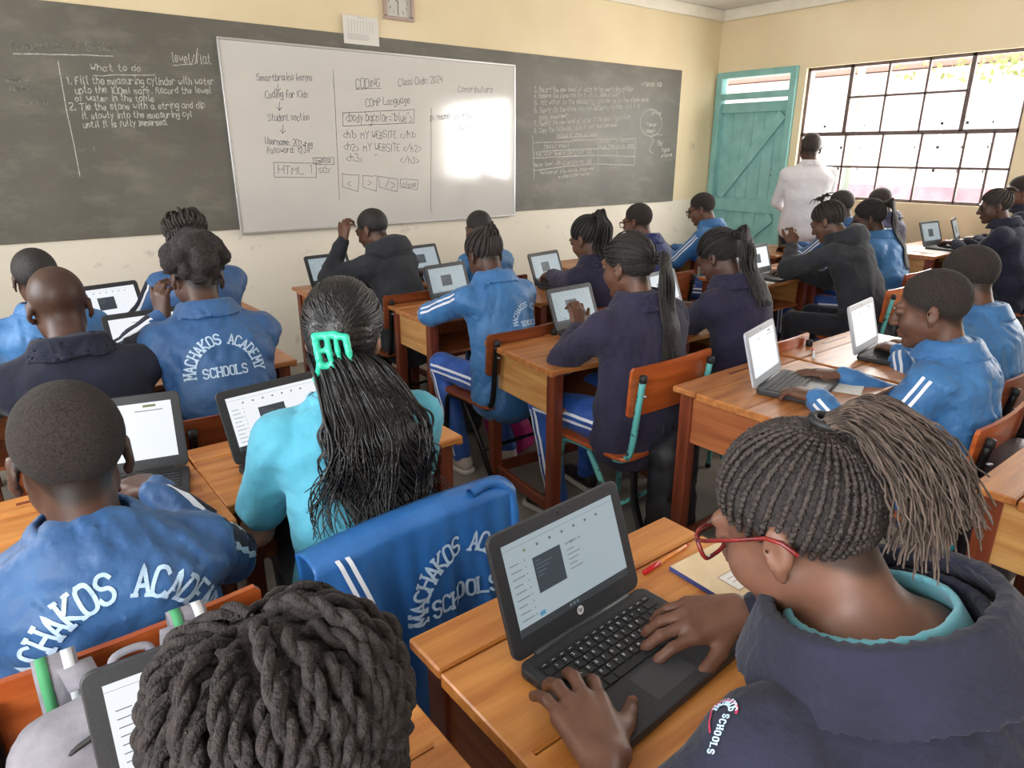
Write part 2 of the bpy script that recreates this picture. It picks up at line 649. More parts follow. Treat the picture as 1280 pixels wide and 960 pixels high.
# ------------------------------------------------------------------ stroke lettering
GLY = {}
for ln in '''a 35 26 16 05 03 12 22 34|36 33 42
b 08 02|05 16 26 35 33 22 12 03
c 35 26 16 05 03 12 22 33
d 38 32|35 26 16 05 03 12 22 33
e 04 34 35 26 16 05 03 12 22 33
f 37 28 17 12|05 25
g 35 26 16 05 04 13 23 34|36 31 20 10 01
h 08 02|04 16 26 35 32
i 16 12|17 18
j 26 21 10 00|27 28
k 08 02|35 04 32
l 18 13 22
m 06 02|05 16 25 22|25 36 45 42
n 06 02|05 16 26 35 32
o 16 05 03 12 22 33 35 26 16
p 06 00|05 16 26 35 33 22 12 03
q 36 30|35 26 16 05 03 12 22 33
r 06 02|04 16 26 35
s 35 26 16 05 14 24 33 22 12 03
t 18 13 22 32|06 26
u 06 03 12 22 33|36 32
v 06 22 46
w 06 12 24 32 46
x 06 32|36 02
y 06 23|36 10
z 06 36 02 32
A 02 28 42|14 34
B 02 08 28 37 36 25 05|25 34 33 22 02
C 47 38 18 07 03 12 32 43
D 02 08 28 47 43 22 02
E 38 08 02 32|05 25
F 38 08 02|05 25
G 47 38 18 07 03 12 32 43 45 25
H 02 08|42 48|05 45
I 12 18
J 38 33 22 12 03
K 02 08|48 05 42
L 08 02 42
M 02 08 24 48 42
N 02 08 42 48
O 18 07 03 12 32 43 47 38 18
P 02 08 28 37 36 25 05
Q 18 07 03 12 32 43 47 38 18|24 41
R 02 08 28 37 36 25 05|25 42
S 47 38 18 07 06 15 35 44 43 32 12 03
T 08 48|28 22
U 08 03 12 32 43 48
V 08 22 48
W 08 12 25 32 48
X 08 42|48 02
Y 08 25 48|25 22
Z 08 48 02 42
0 18 07 03 12 32 43 47 38 18
1 17 28 22
2 07 18 38 47 46 02 42
3 08 48 25 35 44 43 32 12 03
4 32 38 04 44
5 48 08 05 35 44 43 32 12 03
6 38 18 06 03 12 32 43 44 35 15 04
7 08 48 12
8 15 06 07 18 38 47 46 35 15 04 03 12 32 43 44 35
9 45 35 15 06 07 18 38 47 44 32 12
< 46 04 42
> 06 44 02
/ 02 48
= 05 35|03 33
. 12 13
, 12 01
: 13 12|16 15
" 08 07|28 27
- 04 34
( 28 16 14 22
) 08 26 24 02
' 18 17
? 07 18 38 46 24 23
% 48 02|08 17|32 23'''.split('\n'):
    ch, body = ln.split(' ', 1)
    GLY[ch] = [np.array([[int(t[0]), int(t[1]) - 2] for t in seg.split()], float) / 6 for seg in body.split('|')]
SERIF = {'M': [(0, 0), (4, 0), (0, 6), (4, 6)], 'A': [(0, 0), (4, 0)], 'H': [(0, 0), (4, 0), (0, 6), (4, 6)], 'K': [(0, 0), (4, 0), (0, 6), (4, 6)],
         'Y': [(0, 6), (4, 6), (2, 0)], 'D': [(0, 0), (0, 6)], 'E': [(0, 0), (0, 6)], 'L': [(0, 0), (0, 6)]}


def chaikin(P, n=2):
    for _ in range(n):
        if len(P) < 3:
            return P
        a = P[:-1] * .75 + P[1:] * .25
        b = P[:-1] * .25 + P[1:] * .75
        Q = np.empty((2 * len(a), P.shape[1]))
        Q[0::2] = a; Q[1::2] = b
        P = np.vstack([P[:1], Q, P[-1:]])
    return P


def text_strokes(txt, h, jit=0.0, slant=0.0, smooth=2, space=0.86):
    """-> list of 2-D polylines, total width; cap height h"""
    out, x = [], 0.0
    for ch in txt:
        if ch == ' ':
            x += 0.5 * h
            continue
        g = GLY.get(ch)
        if g is None:
            x += 0.5 * h
            continue
        w = max(p[:, 0].max() for p in g)
        dy = random.uniform(-jit, jit) * h
        sc = 1 + random.uniform(-jit, jit)
        for p in g:
            q = chaikin(p, smooth) * h * sc
            q = q + np.random.default_rng(len(out) + int(x * 1e4)).normal(size=q.shape) * jit * h * 0.12
            q[:, 0] += q[:, 1] * slant
            out.append(q + [x, dy])
        x += (w * space + 0.27) * h
    return out, x


def ribbons(polys, w):
    """2-D polylines -> flat quads (V2, Q)"""
    VV, QQ, o = [], [], 0
    for P in polys:
        P = np.asarray(P, float)
        if len(P) < 2:
            continue
        T = np.gradient(P, axis=0)
        T /= np.linalg.norm(T, axis=1)[:, None] + 1e-9
        N = np.stack([-T[:, 1], T[:, 0]], -1) * w / 2
        P = P.copy()
        P[0] -= T[0] * w * .4
        P[-1] += T[-1] * w * .4
        V = np.empty((2 * len(P), 2))
        V[0::2] = P + N
        V[1::2] = P - N
        i = np.arange(len(P) - 1) * 2
        QQ.append(np.stack([i, i + 1, i + 3, i + 2], -1) + o)
        VV.append(V)
        o += len(V)
    return np.vstack(VV), np.vstack(QQ)


def writing_mesh(name, items, to3d):
    """items: list of (polys, stroke width); to3d maps (n,2)->(n,3)"""
    VV, QQ, o = [], [], 0
    for polys, w in items:
        if not polys:
            continue
        V, Q = ribbons(polys, w)
        VV.append(to3d(V)); QQ.append(Q + o); o += len(V)
    return np_mesh(name, np.vstack(VV), np.vstack(QQ), smooth=False)
# ------------------------------------------------------------------ the room
XR, XL, YF, YB, ZC = 6.82, -1.40, 5.0, -4.2, 2.97
M_WALL = mat('cream_paint', lin(232, 214, 178), 0.75, lin(240, 224, 190), 1.3, bump=0.08, bscale=30)
M_WALLF = None
M_CEIL = mat('white_ceiling', lin(226, 222, 216), 0.85, lin(234, 230, 226), 2.0)
M_CORN = mat('cornice_paint', lin(232, 226, 210), 0.7, lin(240, 234, 220), 8.0)
M_TEAL = mat('teal_paint', lin(128, 182, 178), 0.5, lin(146, 198, 194), 7.0, bump=0.15, bscale=40)
M_STEELBAR = mat('grey_brown_steel', lin(92, 76, 74), 0.55, lin(110, 96, 94), 30)
M_FLOOR = mat('worn_concrete', lin(104, 98, 92), 0.7, lin(148, 140, 130), 3.0, detail=9, bump=0.12, bscale=60, contrast=(0.3, 0.72))


def wall_two_tone():
    m = mat('front_wall_paint', lin(228, 210, 172), 0.75, lin(238, 222, 186), 1.2, bump=0.08, bscale=30)
    nt = m.node_tree
    b = nt.nodes['Principled BSDF']
    src = b.inputs['Base Color'].links[0].from_socket
    tc = next(n for n in nt.nodes if n.type == 'TEX_COORD')
    # scuffs and dirt low on the wall where chairs rub
    n = nt.nodes.new('ShaderNodeTexNoise')
    n.inputs['Scale'].default_value = 9
    n.inputs['Detail'].default_value = 8
    nt.links.new(tc.outputs['Object'], n.inputs['Vector'])
    r = nt.nodes.new('ShaderNodeValToRGB')
    r.color_ramp.elements[0].position = 0.62
    r.color_ramp.elements[0].color = (1, 1, 1, 1)
    r.color_ramp.elements[1].position = 0.78
    r.color_ramp.elements[1].color = (0.62, 0.6, 0.58, 1)
    nt.links.new(n.outputs['Fac'], r.inputs['Fac'])
    sp = nt.nodes.new('ShaderNodeSeparateXYZ')
    nt.links.new(tc.outputs['Object'], sp.inputs[0])
    mr = nt.nodes.new('ShaderNodeMapRange')
    mr.inputs['From Min'].default_value = 1.03
    mr.inputs['From Max'].default_value = 1.06
    nt.links.new(sp.outputs['Z'], mr.inputs['Value'])
    low = nt.nodes.new('ShaderNodeMix'); low.data_type = 'RGBA'
    low.inputs['A'].default_value = lin(236, 228, 212)
    nt.links.new(mr.outputs[0], low.inputs['Factor'])
    nt.links.new(src, low.inputs['B'])
    mul = nt.nodes.new('ShaderNodeMix'); mul.data_type = 'RGBA'; mul.blend_type = 'MULTIPLY'
    inv = nt.nodes.new('ShaderNodeMath'); inv.operation = 'SUBTRACT'; inv.inputs[0].default_value = 1.0
    nt.links.new(mr.outputs[0], inv.inputs[1])
    nt.links.new(inv.outputs[0], mul.inputs['Factor'])
    nt.links.new(low.outputs['Result'], mul.inputs['A'])
    nt.links.new(r.outputs['Color'], mul.inputs['B'])
    nt.links.new(mul.outputs['Result'], b.inputs['Base Color'])
    return m


M_WALLF = wall_two_tone()


def struct(name, mesh, m):
    o = obj(name, mesh, m)
    o['kind'] = 'structure'
    return o


struct('floor', box_mesh(((XL + XR) / 2, (YB + YF) / 2, -0.05), (XR - XL + .6, YF - YB + .6, 0.1)), M_FLOOR)
struct('ceiling', box_mesh(((XL + XR) / 2, (YB + YF) / 2, ZC + 0.05), (XR - XL + .6, YF - YB + .6, 0.1)), M_CEIL)
struct('wall_front', box_mesh(((XL + XR) / 2, YF + 0.1, ZC / 2), (XR - XL + .4, 0.2, ZC)), M_WALLF)
struct('wall_back', box_mesh(((XL + XR) / 2, YB - 0.1, ZC / 2), (XR - XL + .4, 0.2, ZC)), M_WALL)


def side_wall(name, x0, x1, ops):
    b = MB()
    xc, w = (x0 + x1) / 2, abs(x1 - x0)
    y = YB
    for ya, yb, za, zb in sorted(ops):
        if ya > y:
            b.box((xc, (y + ya) / 2, ZC / 2), (w, ya - y, ZC))
        if za > 0.01:
            b.box((xc, (ya + yb) / 2, za / 2), (w, yb - ya, za))
        b.box((xc, (ya + yb) / 2, (zb + ZC) / 2), (w, yb - ya, ZC - zb))
        y = yb
    if YF > y:
        b.box((xc, (y + YF) / 2, ZC / 2), (w, YF - y, ZC))
    return struct(name, b.mesh(name), M_WALL)


W1 = (2.06, 3.96, 1.11, 2.33)
W2 = (-0.9, 1.2, 1.11, 2.33)
DOOR = (4.04, 4.98, 0.0, 2.36)
side_wall('wall_right', XR, XR + 0.16, [W1, W2, DOOR])
LWS = [(2.0, 3.9, 1.11, 2.33), (-1.5, 0.8, 1.11, 2.33), (-3.8, -2.2, 1.11, 2.33)]
side_wall('wall_left', XL - 0.16, XL, LWS)

# cornice strips
for nm, c, d in (('trim_1', ((XL + XR) / 2, YF - 0.025, ZC - 0.055), (XR - XL, 0.05, 0.11)),
                 ('trim_2', (XR - 0.025, (YB + YF - .05) / 2, ZC - 0.055), (0.05, YF - YB - .05, 0.11)),
                 ('trim_3', (XL + 0.025, (YB + YF - .05) / 2, ZC - 0.055), (0.05, YF - YB - .05, 0.11))):
    struct(nm, box_mesh(c, d, 0.012, 2), M_CORN)
struct('trim_4', box_mesh((5.6, 2.0, ZC - 0.008), (0.05, 5.8, 0.016), 0.003), M_CORN)

# glass panes
def glass_mat():
    m = bpy.data.materials.new('window_glass')
    m.use_nodes = True
    nt = m.node_tree
    for n in list(nt.nodes):
        if n.type != 'OUTPUT_MATERIAL':
            nt.nodes.remove(n)
    out = next(n for n in nt.nodes)
    t = nt.nodes.new('ShaderNodeBsdfTransparent')
    g = nt.nodes.new('ShaderNodeBsdfGlossy')
    g.inputs['Roughness'].default_value = 0.05
    mx = nt.nodes.new('ShaderNodeMixShader')
    mx.inputs[0].default_value = 0.05
    nt.links.new(t.outputs[0], mx.inputs[1])
    nt.links.new(g.outputs[0], mx.inputs[2])
    nt.links.new(mx.outputs[0], out.inputs['Surface'])
    return m


GLASS = glass_mat()
WN = [0]


def window(xw, ys, zs, upper, lower, zmid, zu, zl, label_side, thick_at=()):
    """steel window in a side wall: bars and panes, each its own part"""
    WN[0] += 1
    w = empty('window_%d' % WN[0], (xw, (ys[0] + ys[1]) / 2, zs[0]))
    w['kind'] = 'structure'
    o = Vector(w.location)
    y0, y1 = ys
    z0, z1 = zs
    t = 0.028

    def bar(a, b, th=t, nm='glazing_bar'):
        c = ((0), (a[0] + b[0]) / 2, (a[1] + b[1]) / 2)
        d = (0.03, max(abs(b[0] - a[0]), th), max(abs(b[1] - a[1]), th))
        obj(nm, box_mesh((0, c[1] - o.y, c[2] - o.z), d, 0.003), M_STEELBAR, w)
    bar((y0, z0 + t / 2), (y1, z0 + t / 2), nm='window_frame')
    bar((y0, z1 - t / 2), (y1, z1 - t / 2), nm='window_frame')
    bar((y0 + t / 2, z0), (y0 + t / 2, z1), nm='window_frame')
    bar((y1 - t / 2, z0), (y1 - t / 2, z1), nm='window_frame')
    bar((y0, zmid), (y1, zmid), 0.036)
    for y in upper:
        bar((y, zmid), (y, z1), 0.036 if y in thick_at else 0.02)
    for y in lower:
        bar((y, z0), (y, zmid), 0.02)
    ua, ub = min(upper), max(upper)
    bar((ua, zu), (ub, zu), 0.02)
    bar((y0, zl), (y1, zl), 0.02)

    def pane(ya, yb, za, zb):
        obj('pane', box_mesh((0.004, (ya + yb) / 2 - o.y, (za + zb) / 2 - o.z), (0.004, yb - ya - .004, zb - za - .004)), GLASS, w)
    us = [y0] + sorted(upper) + [y1]
    for a, b in zip(us[:-1], us[1:]):
        if a >= ua and b <= ub:
            pane(a, b, zmid, zu)
            pane(a, b, zu, z1)
        else:
            pane(a, b, zmid, z1)
    ls = [y0] + sorted(lower) + [y1]
    for a, b in zip(ls[:-1], ls[1:]):
        pane(a, b, z0, zl)
        pane(a, b, zl, zmid)
    return w


window(XR + 0.05, (2.06, 3.96), (1.11, 2.33), [3.52, 3.18, 2.84, 2.50], [3.49, 3.14, 2.80, 2.45, 2.24], 1.715, 2.04, 1.415, 'r', (3.52, 2.50))
window(XR + 0.05, (-0.9, 1.2), (1.11, 2.33), [0.7, 0.33, -0.03, -0.4], [0.7, 0.33, -0.03, -0.4], 1.715, 2.04, 1.415, 'r')
for ya, yb, za, zb in LWS:
    q = (yb - ya) / 5
    window(XL - 0.05, (ya, yb), (za, zb), [ya + q, ya + 2 * q, ya + 3 * q, ya + 4 * q], [ya + q, ya + 2 * q, ya + 3 * q, ya + 4 * q], 1.715, 2.04, 1.415, 'l')

# ------------------------------------------------------------------ the teal plank door
door = empty('door_1', (XR + 0.04, 4.51, 0))
door['kind'] = 'structure'


def dpart(nm, y0, y1, z0, z1, x=0.0, th=0.045, m=M_TEAL, bev=0.004, rot=None):
    return obj(nm, box_mesh((x, (y0 + y1) / 2 - 4.51, (z0 + z1) / 2), (th, y1 - y0, z1 - z0), bev, rot=rot), m, door)


dpart('door_frame', 4.04, 4.11, 0, 2.36, th=0.1, x=-0.03)
dpart('door_frame', 4.91, 4.98, 0, 2.36, th=0.1, x=-0.03)
dpart('door_frame', 4.11, 4.91, 2.30, 2.36, th=0.1, x=-0.03)
dpart('transom_rail', 4.11, 4.91, 2.085, 2.145, th=0.1, x=-0.03)
dpart('transom_pane', 4.11, 4.91, 2.145, 2.30, th=0.005, m=GLASS, bev=0)
pl = [4.115, 4.255, 4.385, 4.525, 4.655, 4.775, 4.905]
for i in range(6):
    gap = 0.004 if i != 4 else 0.009
    dpart('plank', pl[i] + gap / 2, pl[i + 1] - gap / 2, 0.02, 2.05, th=0.025, x=0.01, bev=0.003)
dpart('rail', 4.115, 4.905, 1.95, 2.05, x=-0.02, th=0.03)
dpart('rail', 4.115, 4.905, 0.92, 1.06, x=-0.02, th=0.03)
dpart('rail', 4.115, 4.905, 0.12, 0.26, x=-0.02, th=0.03)
for za, zb in ((1.06, 1.95), (0.26, 0.92)):
    ln_ = math.hypot(0.68, zb - za - .06)
    an = math.atan2(zb - za - .06, 0.68)
    obj('brace', box_mesh((0, 0, 0), (0.03, ln_, 0.11), 0.004), M_TEAL, door, (-0.02, 0.0, (za + zb) / 2), (-an, 0, 0))
obj('door_handle', tube_mesh('h', [[(-.05, -.30, 1.38), (-.075, -.30, 1.37), (-.078, -.30, 1.33), (-.05, -.30, 1.31)]], [0.006]), STEEL, door)

# light switch and scuffs
sw = empty('light_switch', (6.47, YF - 0.006, 1.61), 0, 'small cream light switch on the front wall beside the door', 'switch')
obj('plate', box_mesh((0, 0, 0), (0.085, 0.012, 0.085), 0.003), mat('switch_plate', lin(226, 212, 180), 0.5), sw)
obj('rocker', box_mesh((0, -0.008, 0), (0.03, 0.008, 0.045), 0.002), mat('switch_rocker', lin(214, 200, 170), 0.4), sw)

# ------------------------------------------------------------------ blackboard, whiteboard and their writing
def chalk_mat():
    m = mat('chalkboard', lin(94, 91, 83), 0.5, lin(112, 109, 100), 1.6, (1, 1, 1.5), detail=8, bump=0.05, bscale=90, contrast=(0.3, 0.75))
    nt = m.node_tree
    b = nt.nodes['Principled BSDF']
    src = b.inputs['Base Color'].links[0].from_socket
    tc = next(n for n in nt.nodes if n.type == 'TEX_COORD')
    mp = nt.nodes.new('ShaderNodeMapping')
    mp.inputs['Rotation'].default_value = (0, 0.35, 0)
    mp.inputs['Scale'].default_value = (1.4, 1, 3.2)
    nt.links.new(tc.outputs['Object'], mp.inputs[0])
    n = nt.nodes.new('ShaderNodeTexNoise')
    n.inputs['Scale'].default_value = 2.2
    n.inputs['Detail'].default_value = 9
    n.inputs['Roughness'].default_value = 0.65
    nt.links.new(mp.outputs[0], n.inputs['Vector'])
    r = nt.nodes.new('ShaderNodeValToRGB')
    r.color_ramp.elements[0].position = 0.5
    r.color_ramp.elements[1].position = 0.85
    nt.links.new(n.outputs['Fac'], r.inputs['Fac'])
    mx = nt.nodes.new('ShaderNodeMix'); mx.data_type = 'RGBA'
    mx.inputs['B'].default_value = lin(136, 133, 122)
    nt.links.new(r.outputs['Color'], mx.inputs['Factor'])
    nt.links.new(src, mx.inputs['A'])
    nt.links.new(mx.outputs['Result'], b.inputs['Base Color'])
    return m


bb = empty('blackboard', (2.7, YF - 0.001, 1.04), 0, 'long dark chalk-smudged blackboard across the front wall', 'blackboard')
obj('board_panel', box_mesh((0.0, -0.008, 0.655), (6.98, 0.016, 1.31), 0.003), chalk_mat(), bb)
wbd = empty('whiteboard', (2.735, YF - 0.016, 1.01), 0, 'glossy whiteboard covered in coding notes, hung over the blackboard', 'whiteboard')
WBM = mat('whiteboard_enamel', lin(206, 203, 198), 0.10, lin(212, 209, 204), 1.0, coat=0.0, spec=1.0)
obj('writing_panel', box_mesh((0, -0.012, 0.615), (2.42, 0.016, 1.23)), WBM, wbd)
for c, d in (((0, -0.014, 0.0), (2.44, 0.026, 0.016)), ((0, -0.014, 1.232), (2.44, 0.026, 0.016)),
             ((-1.214, -0.014, 0.615), (0.016, 0.026, 1.22)), ((1.214, -0.014, 0.615), (0.016, 0.026, 1.22))):
    obj('board_edge', box_mesh(c, d, 0.003), ALU, wbd)
CHALK_A = [
    ('Properties of Solids', 0.402, 2.085, 0.93, 2.117, 0.046),
    ('level/flat', 1.232, 2.084, 1.471, 2.085, 0.057),
    ('What to do', 0.778, 2.003, 1.052, 2.02, 0.035),
    ('1. Fill the measuring cylinder with water', 0.64, 1.922, 1.472, 1.966, 0.041),
    ('upto the 100ml mark. Record the level', 0.677, 1.875, 1.447, 1.911, 0.038),
    ('of water in the table', 0.669, 1.832, 1.097, 1.849, 0.035),
    ('2. Tie the stone with a string and dip', 0.628, 1.779, 1.396, 1.823, 0.038),
    ('it slowly into the measuring cyl', 0.685, 1.736, 1.309, 1.763, 0.036),
    ('until it is fully immersed.', 0.685, 1.687, 1.155, 1.714, 0.035),
    ('wat .', 0.638, 1.552, 0.777, 1.552, 0.031),
    ('l x w x h', 0.359, 1.799, 0.53, 1.81, 0.038),
    ('Base unit', 0.353, 1.916, 0.496, 1.933, 0.033),
    ('Formula', 0.361, 1.874, 0.477, 1.88, 0.028),
]
PEN = [
    ('Smartbrains kenya', 1.743, 2.001, 2.139, 2.028, 0.043),
    ('Coding for Kids', 1.788, 1.896, 2.098, 1.915, 0.044),
    ('Student section', 1.791, 1.752, 2.091, 1.763, 0.045),
    ('Username: 202-reg', 1.753, 1.604, 2.095, 1.581, 0.042),
    ('Password: 1234', 1.76, 1.543, 2.072, 1.543, 0.043),
    ('HTML 1', 1.822, 1.401, 2.077, 1.401, 0.057),
    ('Emailss', 2.107, 1.474, 2.227, 1.473, 0.038),
    ('50%', 2.124, 1.407, 2.221, 1.406, 0.035),
    ('CODING', 2.463, 1.996, 2.668, 2.01, 0.061),
    ('Class Code: 2024', 2.818, 2.026, 3.222, 2.075, 0.049),
    ('COMP Language', 2.533, 1.869, 2.916, 1.906, 0.052),
    ('<body bgcolor="blue">', 2.359, 1.761, 2.936, 1.775, 0.062),
    ('<h1> MY WEBSITE </h1>', 2.33, 1.646, 2.966, 1.654, 0.052),
    ('<h2> MY WEBSITE </h2>', 2.326, 1.561, 3.007, 1.552, 0.053),
    ('<h3>    "        </h3>', 2.34, 1.484, 2.984, 1.466, 0.05),
    ('<', 2.331, 1.31, 2.382, 1.309, 0.054),
    ('>', 2.507, 1.305, 2.56, 1.304, 0.055),
    ('/>', 2.657, 1.286, 2.756, 1.283, 0.064),
    ('close', 2.813, 1.285, 2.939, 1.281, 0.042),
    ('Contributors', 3.364, 2.008, 3.718, 2.025, 0.045),
    ('p. name  course ??', 3.093, 1.792, 3.585, 1.825, 0.045),
    ('Edwin', 3.317, 1.721, 3.467, 1.724, 0.038),
]
CHALK_C = [
    ('3. Record the new level of water in the measuring cylinder', 4.18, 2.045, 5.464, 2.121, 0.04),
    ('4. Remove the stone and dry it with a piece of cloth', 4.181, 2.001, 5.272, 2.062, 0.034),
    ('5. Add water to the measuring cylinder up to the stone mark', 4.182, 1.944, 5.696, 2.033, 0.038),
    ('6. Slowly dip the stone into the measuring cylinder until it is', 4.183, 1.879, 5.568, 1.968, 0.039),
    ('fully immersed', 4.24, 1.823, 4.581, 1.853, 0.032),
    ('7. Record the new level of water in the measuring cylinder', 4.184, 1.768, 5.455, 1.865, 0.037),
    ('8. Copy the following table in your exercise book', 4.185, 1.71, 5.253, 1.79, 0.037),
    ('Volume of stone obtained', 4.458, 1.678, 4.982, 1.703, 0.033),
    ('Measurement', 4.309, 1.585, 4.625, 1.595, 0.031),
    ('Initial', 5.014, 1.638, 5.166, 1.642, 0.025),
    ('water level', 5.016, 1.593, 5.227, 1.598, 0.025),
    ('Final', 5.263, 1.643, 5.422, 1.647, 0.026),
    ('water level', 5.266, 1.598, 5.513, 1.603, 0.026),
    ('First water level in the cylinder (ml)', 4.187, 1.514, 4.916, 1.54, 0.031),
    ('Water level with stone immersed (ml)', 4.188, 1.422, 4.92, 1.457, 0.031),
    ('Volume of the stone immersed', 4.255, 1.354, 4.962, 1.387, 0.029),
    ('= displaced water', 4.494, 1.313, 4.908, 1.342, 0.027),
    ('NTBKSO 10B', 5.571, 2.168, 5.881, 2.184, 0.03),
    ('group', 5.75, 1.914, 5.899, 1.919, 0.029),
    ('Temp', 5.677, 1.798, 5.835, 1.808, 0.029),
    ('Sept', 5.682, 1.739, 5.83, 1.748, 0.029),
    ('9d', 5.866, 1.614, 5.953, 1.614, 0.041),
    ('Topic', 5.938, 1.552, 6.082, 1.559, 0.036),
    ('stone', 5.944, 1.497, 6.122, 1.508, 0.033),
]
LINES_A = [
    [(0.411, 2.065), (0.718, 2.083), (0.906, 2.09)],
    [(1.236, 2.063), (1.356, 2.077)],
    [(0.788, 1.979), (1.12, 2.001)],
    [(0.616, 2.045), (0.618, 1.413)],
    [(1.395, 2.174), (1.37, 2.078)],
]
LINES_B = [
    [(2.296, 2.098), (2.293, 2.007)],
    [(2.293, 2.007), (2.267, 1.206)],
    [(1.884, 1.989), (1.879, 1.941)],
    [(1.882, 1.877), (1.876, 1.821)],
    [(1.89, 1.729), (1.884, 1.671)],
    [(1.797, 1.48), (1.791, 1.383), (2.099, 1.373), (2.109, 1.474), (1.797, 1.48)],
    [(2.088, 1.509), (2.089, 1.464), (2.244, 1.462), (2.248, 1.511), (2.088, 1.509)],
    [(2.345, 1.821), (2.337, 1.73), (2.942, 1.766), (2.947, 1.862), (2.345, 1.821)],
    [(2.462, 1.986), (2.674, 2.0)],
    [(2.307, 1.392), (2.299, 1.3), (2.424, 1.265), (2.442, 1.384), (2.307, 1.392)],
    [(2.471, 1.38), (2.468, 1.295), (2.576, 1.262), (2.593, 1.374), (2.471, 1.38)],
    [(2.606, 1.37), (2.605, 1.291), (2.761, 1.252), (2.771, 1.347), (2.606, 1.37)],
    [(2.794, 1.347), (2.79, 1.286), (2.945, 1.262), (2.954, 1.335), (2.794, 1.347)],
    [(3.102, 1.885), (3.064, 1.074)],
]
LINES_C = [
    [(4.186, 1.628), (4.649, 1.644), (4.658, 1.653), (5.532, 1.678)],
    [(4.187, 1.549), (4.643, 1.571), (5.539, 1.592)],
    [(4.187, 1.499), (4.973, 1.521), (5.526, 1.506)],
    [(4.189, 1.392), (4.903, 1.441), (5.533, 1.421)],
    [(4.169, 1.686), (4.193, 1.313)],
    [(4.994, 1.66), (5.004, 1.373)],
    [(5.248, 1.668), (5.262, 1.382)],
    [(5.532, 1.678), (5.532, 1.432)],
    [(4.458, 1.672), (4.982, 1.696)],
    [(5.918, 1.837), (5.905, 1.774), (5.855, 1.725), (5.78, 1.702), (5.699, 1.708), (5.63, 1.743), (5.588, 1.798), (5.582, 1.86), (5.614, 1.916), (5.675, 1.953), (5.754, 1.963), (5.832, 1.944), (5.892, 1.899), (5.918, 1.837)],
    [(5.737, 1.714), (5.807, 1.661), (5.741, 1.566), (5.797, 1.539)],
    [(5.779, 1.721), (5.942, 1.719)],
]


def board_text(items, lines, hs, sw, y, origin, jit=0.10):
    res = []
    for t, x0, z0, x1, z1, h in items:
        polys, w = text_strokes(t, h * hs, jit, 0.08)
        k = (x1 - x0) / max(w, 1e-6)
        for p in polys:
            q = p * [k, 1]
            q[:, 1] += z0 + (z1 - z0) * (q[:, 0] / (x1 - x0))
            q[:, 0] += x0
            res.append(q)
    out = [(res, sw)]
    ls = []
    for L in lines:
        P = np.array(L, float)
        if len(P) > 6:
            P = chaikin(P, 2)
        else:
            P = np.vstack([np.linspace(P[i], P[i + 1], 8) for i in range(len(P) - 1)])
            P = P + np.random.default_rng(len(ls)).normal(size=P.shape) * 0.0015
        ls.append(P)
    out.append((ls, sw))
    return writing_mesh('writing', out, lambda V: np.stack([V[:, 0] - origin[0], np.full(len(V), y - origin[1]), V[:, 1] - origin[2]], -1))


CH = mat('chalk', lin(220, 220, 210), 0.95, lin(156, 155, 146), 60)
CHF = mat('faint_chalk', lin(150, 148, 138), 0.95, lin(92, 90, 84), 45)
INK = mat('grey_marker_ink', lin(84, 84, 92), 0.6, lin(136, 136, 140), 40)
def tag_stuff(nm, me, m, par):
    o = obj(nm, me, m, par)
    o['kind'] = 'stuff'
    return o


o_bb, o_wb = tuple(bb.location), tuple(wbd.location)
faint = [t for t in CHALK_A if t[1] < 0.6 or t[0].startswith('wat')]
strong = [t for t in CHALK_A if t not in faint]
tag_stuff('chalk_writing', board_text(strong, LINES_A, 1.0, 0.0048, YF - 0.0186, o_bb), CH, bb)
tag_stuff('chalk_writing', board_text(faint, [], 1.0, 0.004, YF - 0.0184, o_bb), CHF, bb)
tag_stuff('chalk_writing', board_text(CHALK_C, LINES_C, 1.05, 0.0068, YF - 0.0186, o_bb), CH, bb)
arrows = []
for x, z in ((1.879, 1.941), (1.876, 1.821), (1.884, 1.671)):
    arrows.append([(x - .018, z + .022), (x, z), (x + .018, z + .022)])
tag_stuff('pen_writing', board_text(PEN, LINES_B + arrows, 1.0, 0.0042, YF - 0.016 - 0.0208, o_wb), INK, wbd)

# wall calendar sheet and clock
cal_ = empty('wall_calendar', (2.545, YF - 0.018, 2.29), 0, 'white paper timetable pinned above the whiteboard', 'poster')
obj('paper', box_mesh((0, -0.001, 0.09), (0.28, 0.002, 0.185)), mat('paper_white', lin(226, 222, 214), 0.8), cal_)
pr = []
for i in range(9):
    pr.append(np.array([[-0.1 + i * 0.024, 0.07], [-0.1 + i * 0.024, 0.155]]))
for i in range(5):
    pr.append(np.array([[-0.11, 0.03 + i * 0.008], [0.05 + 0.01 * (i % 3), 0.03 + i * 0.008]]))
pr.append(np.array([[-0.03, 0.172], [0.03, 0.172]]))
obj('printed_grid', writing_mesh('grid', [(pr, 0.004)], lambda V: np.stack([V[:, 0], np.full(len(V), -0.0026), V[:, 1]], -1)), mat('grey_print', lin(190, 188, 184), 0.8), cal_)

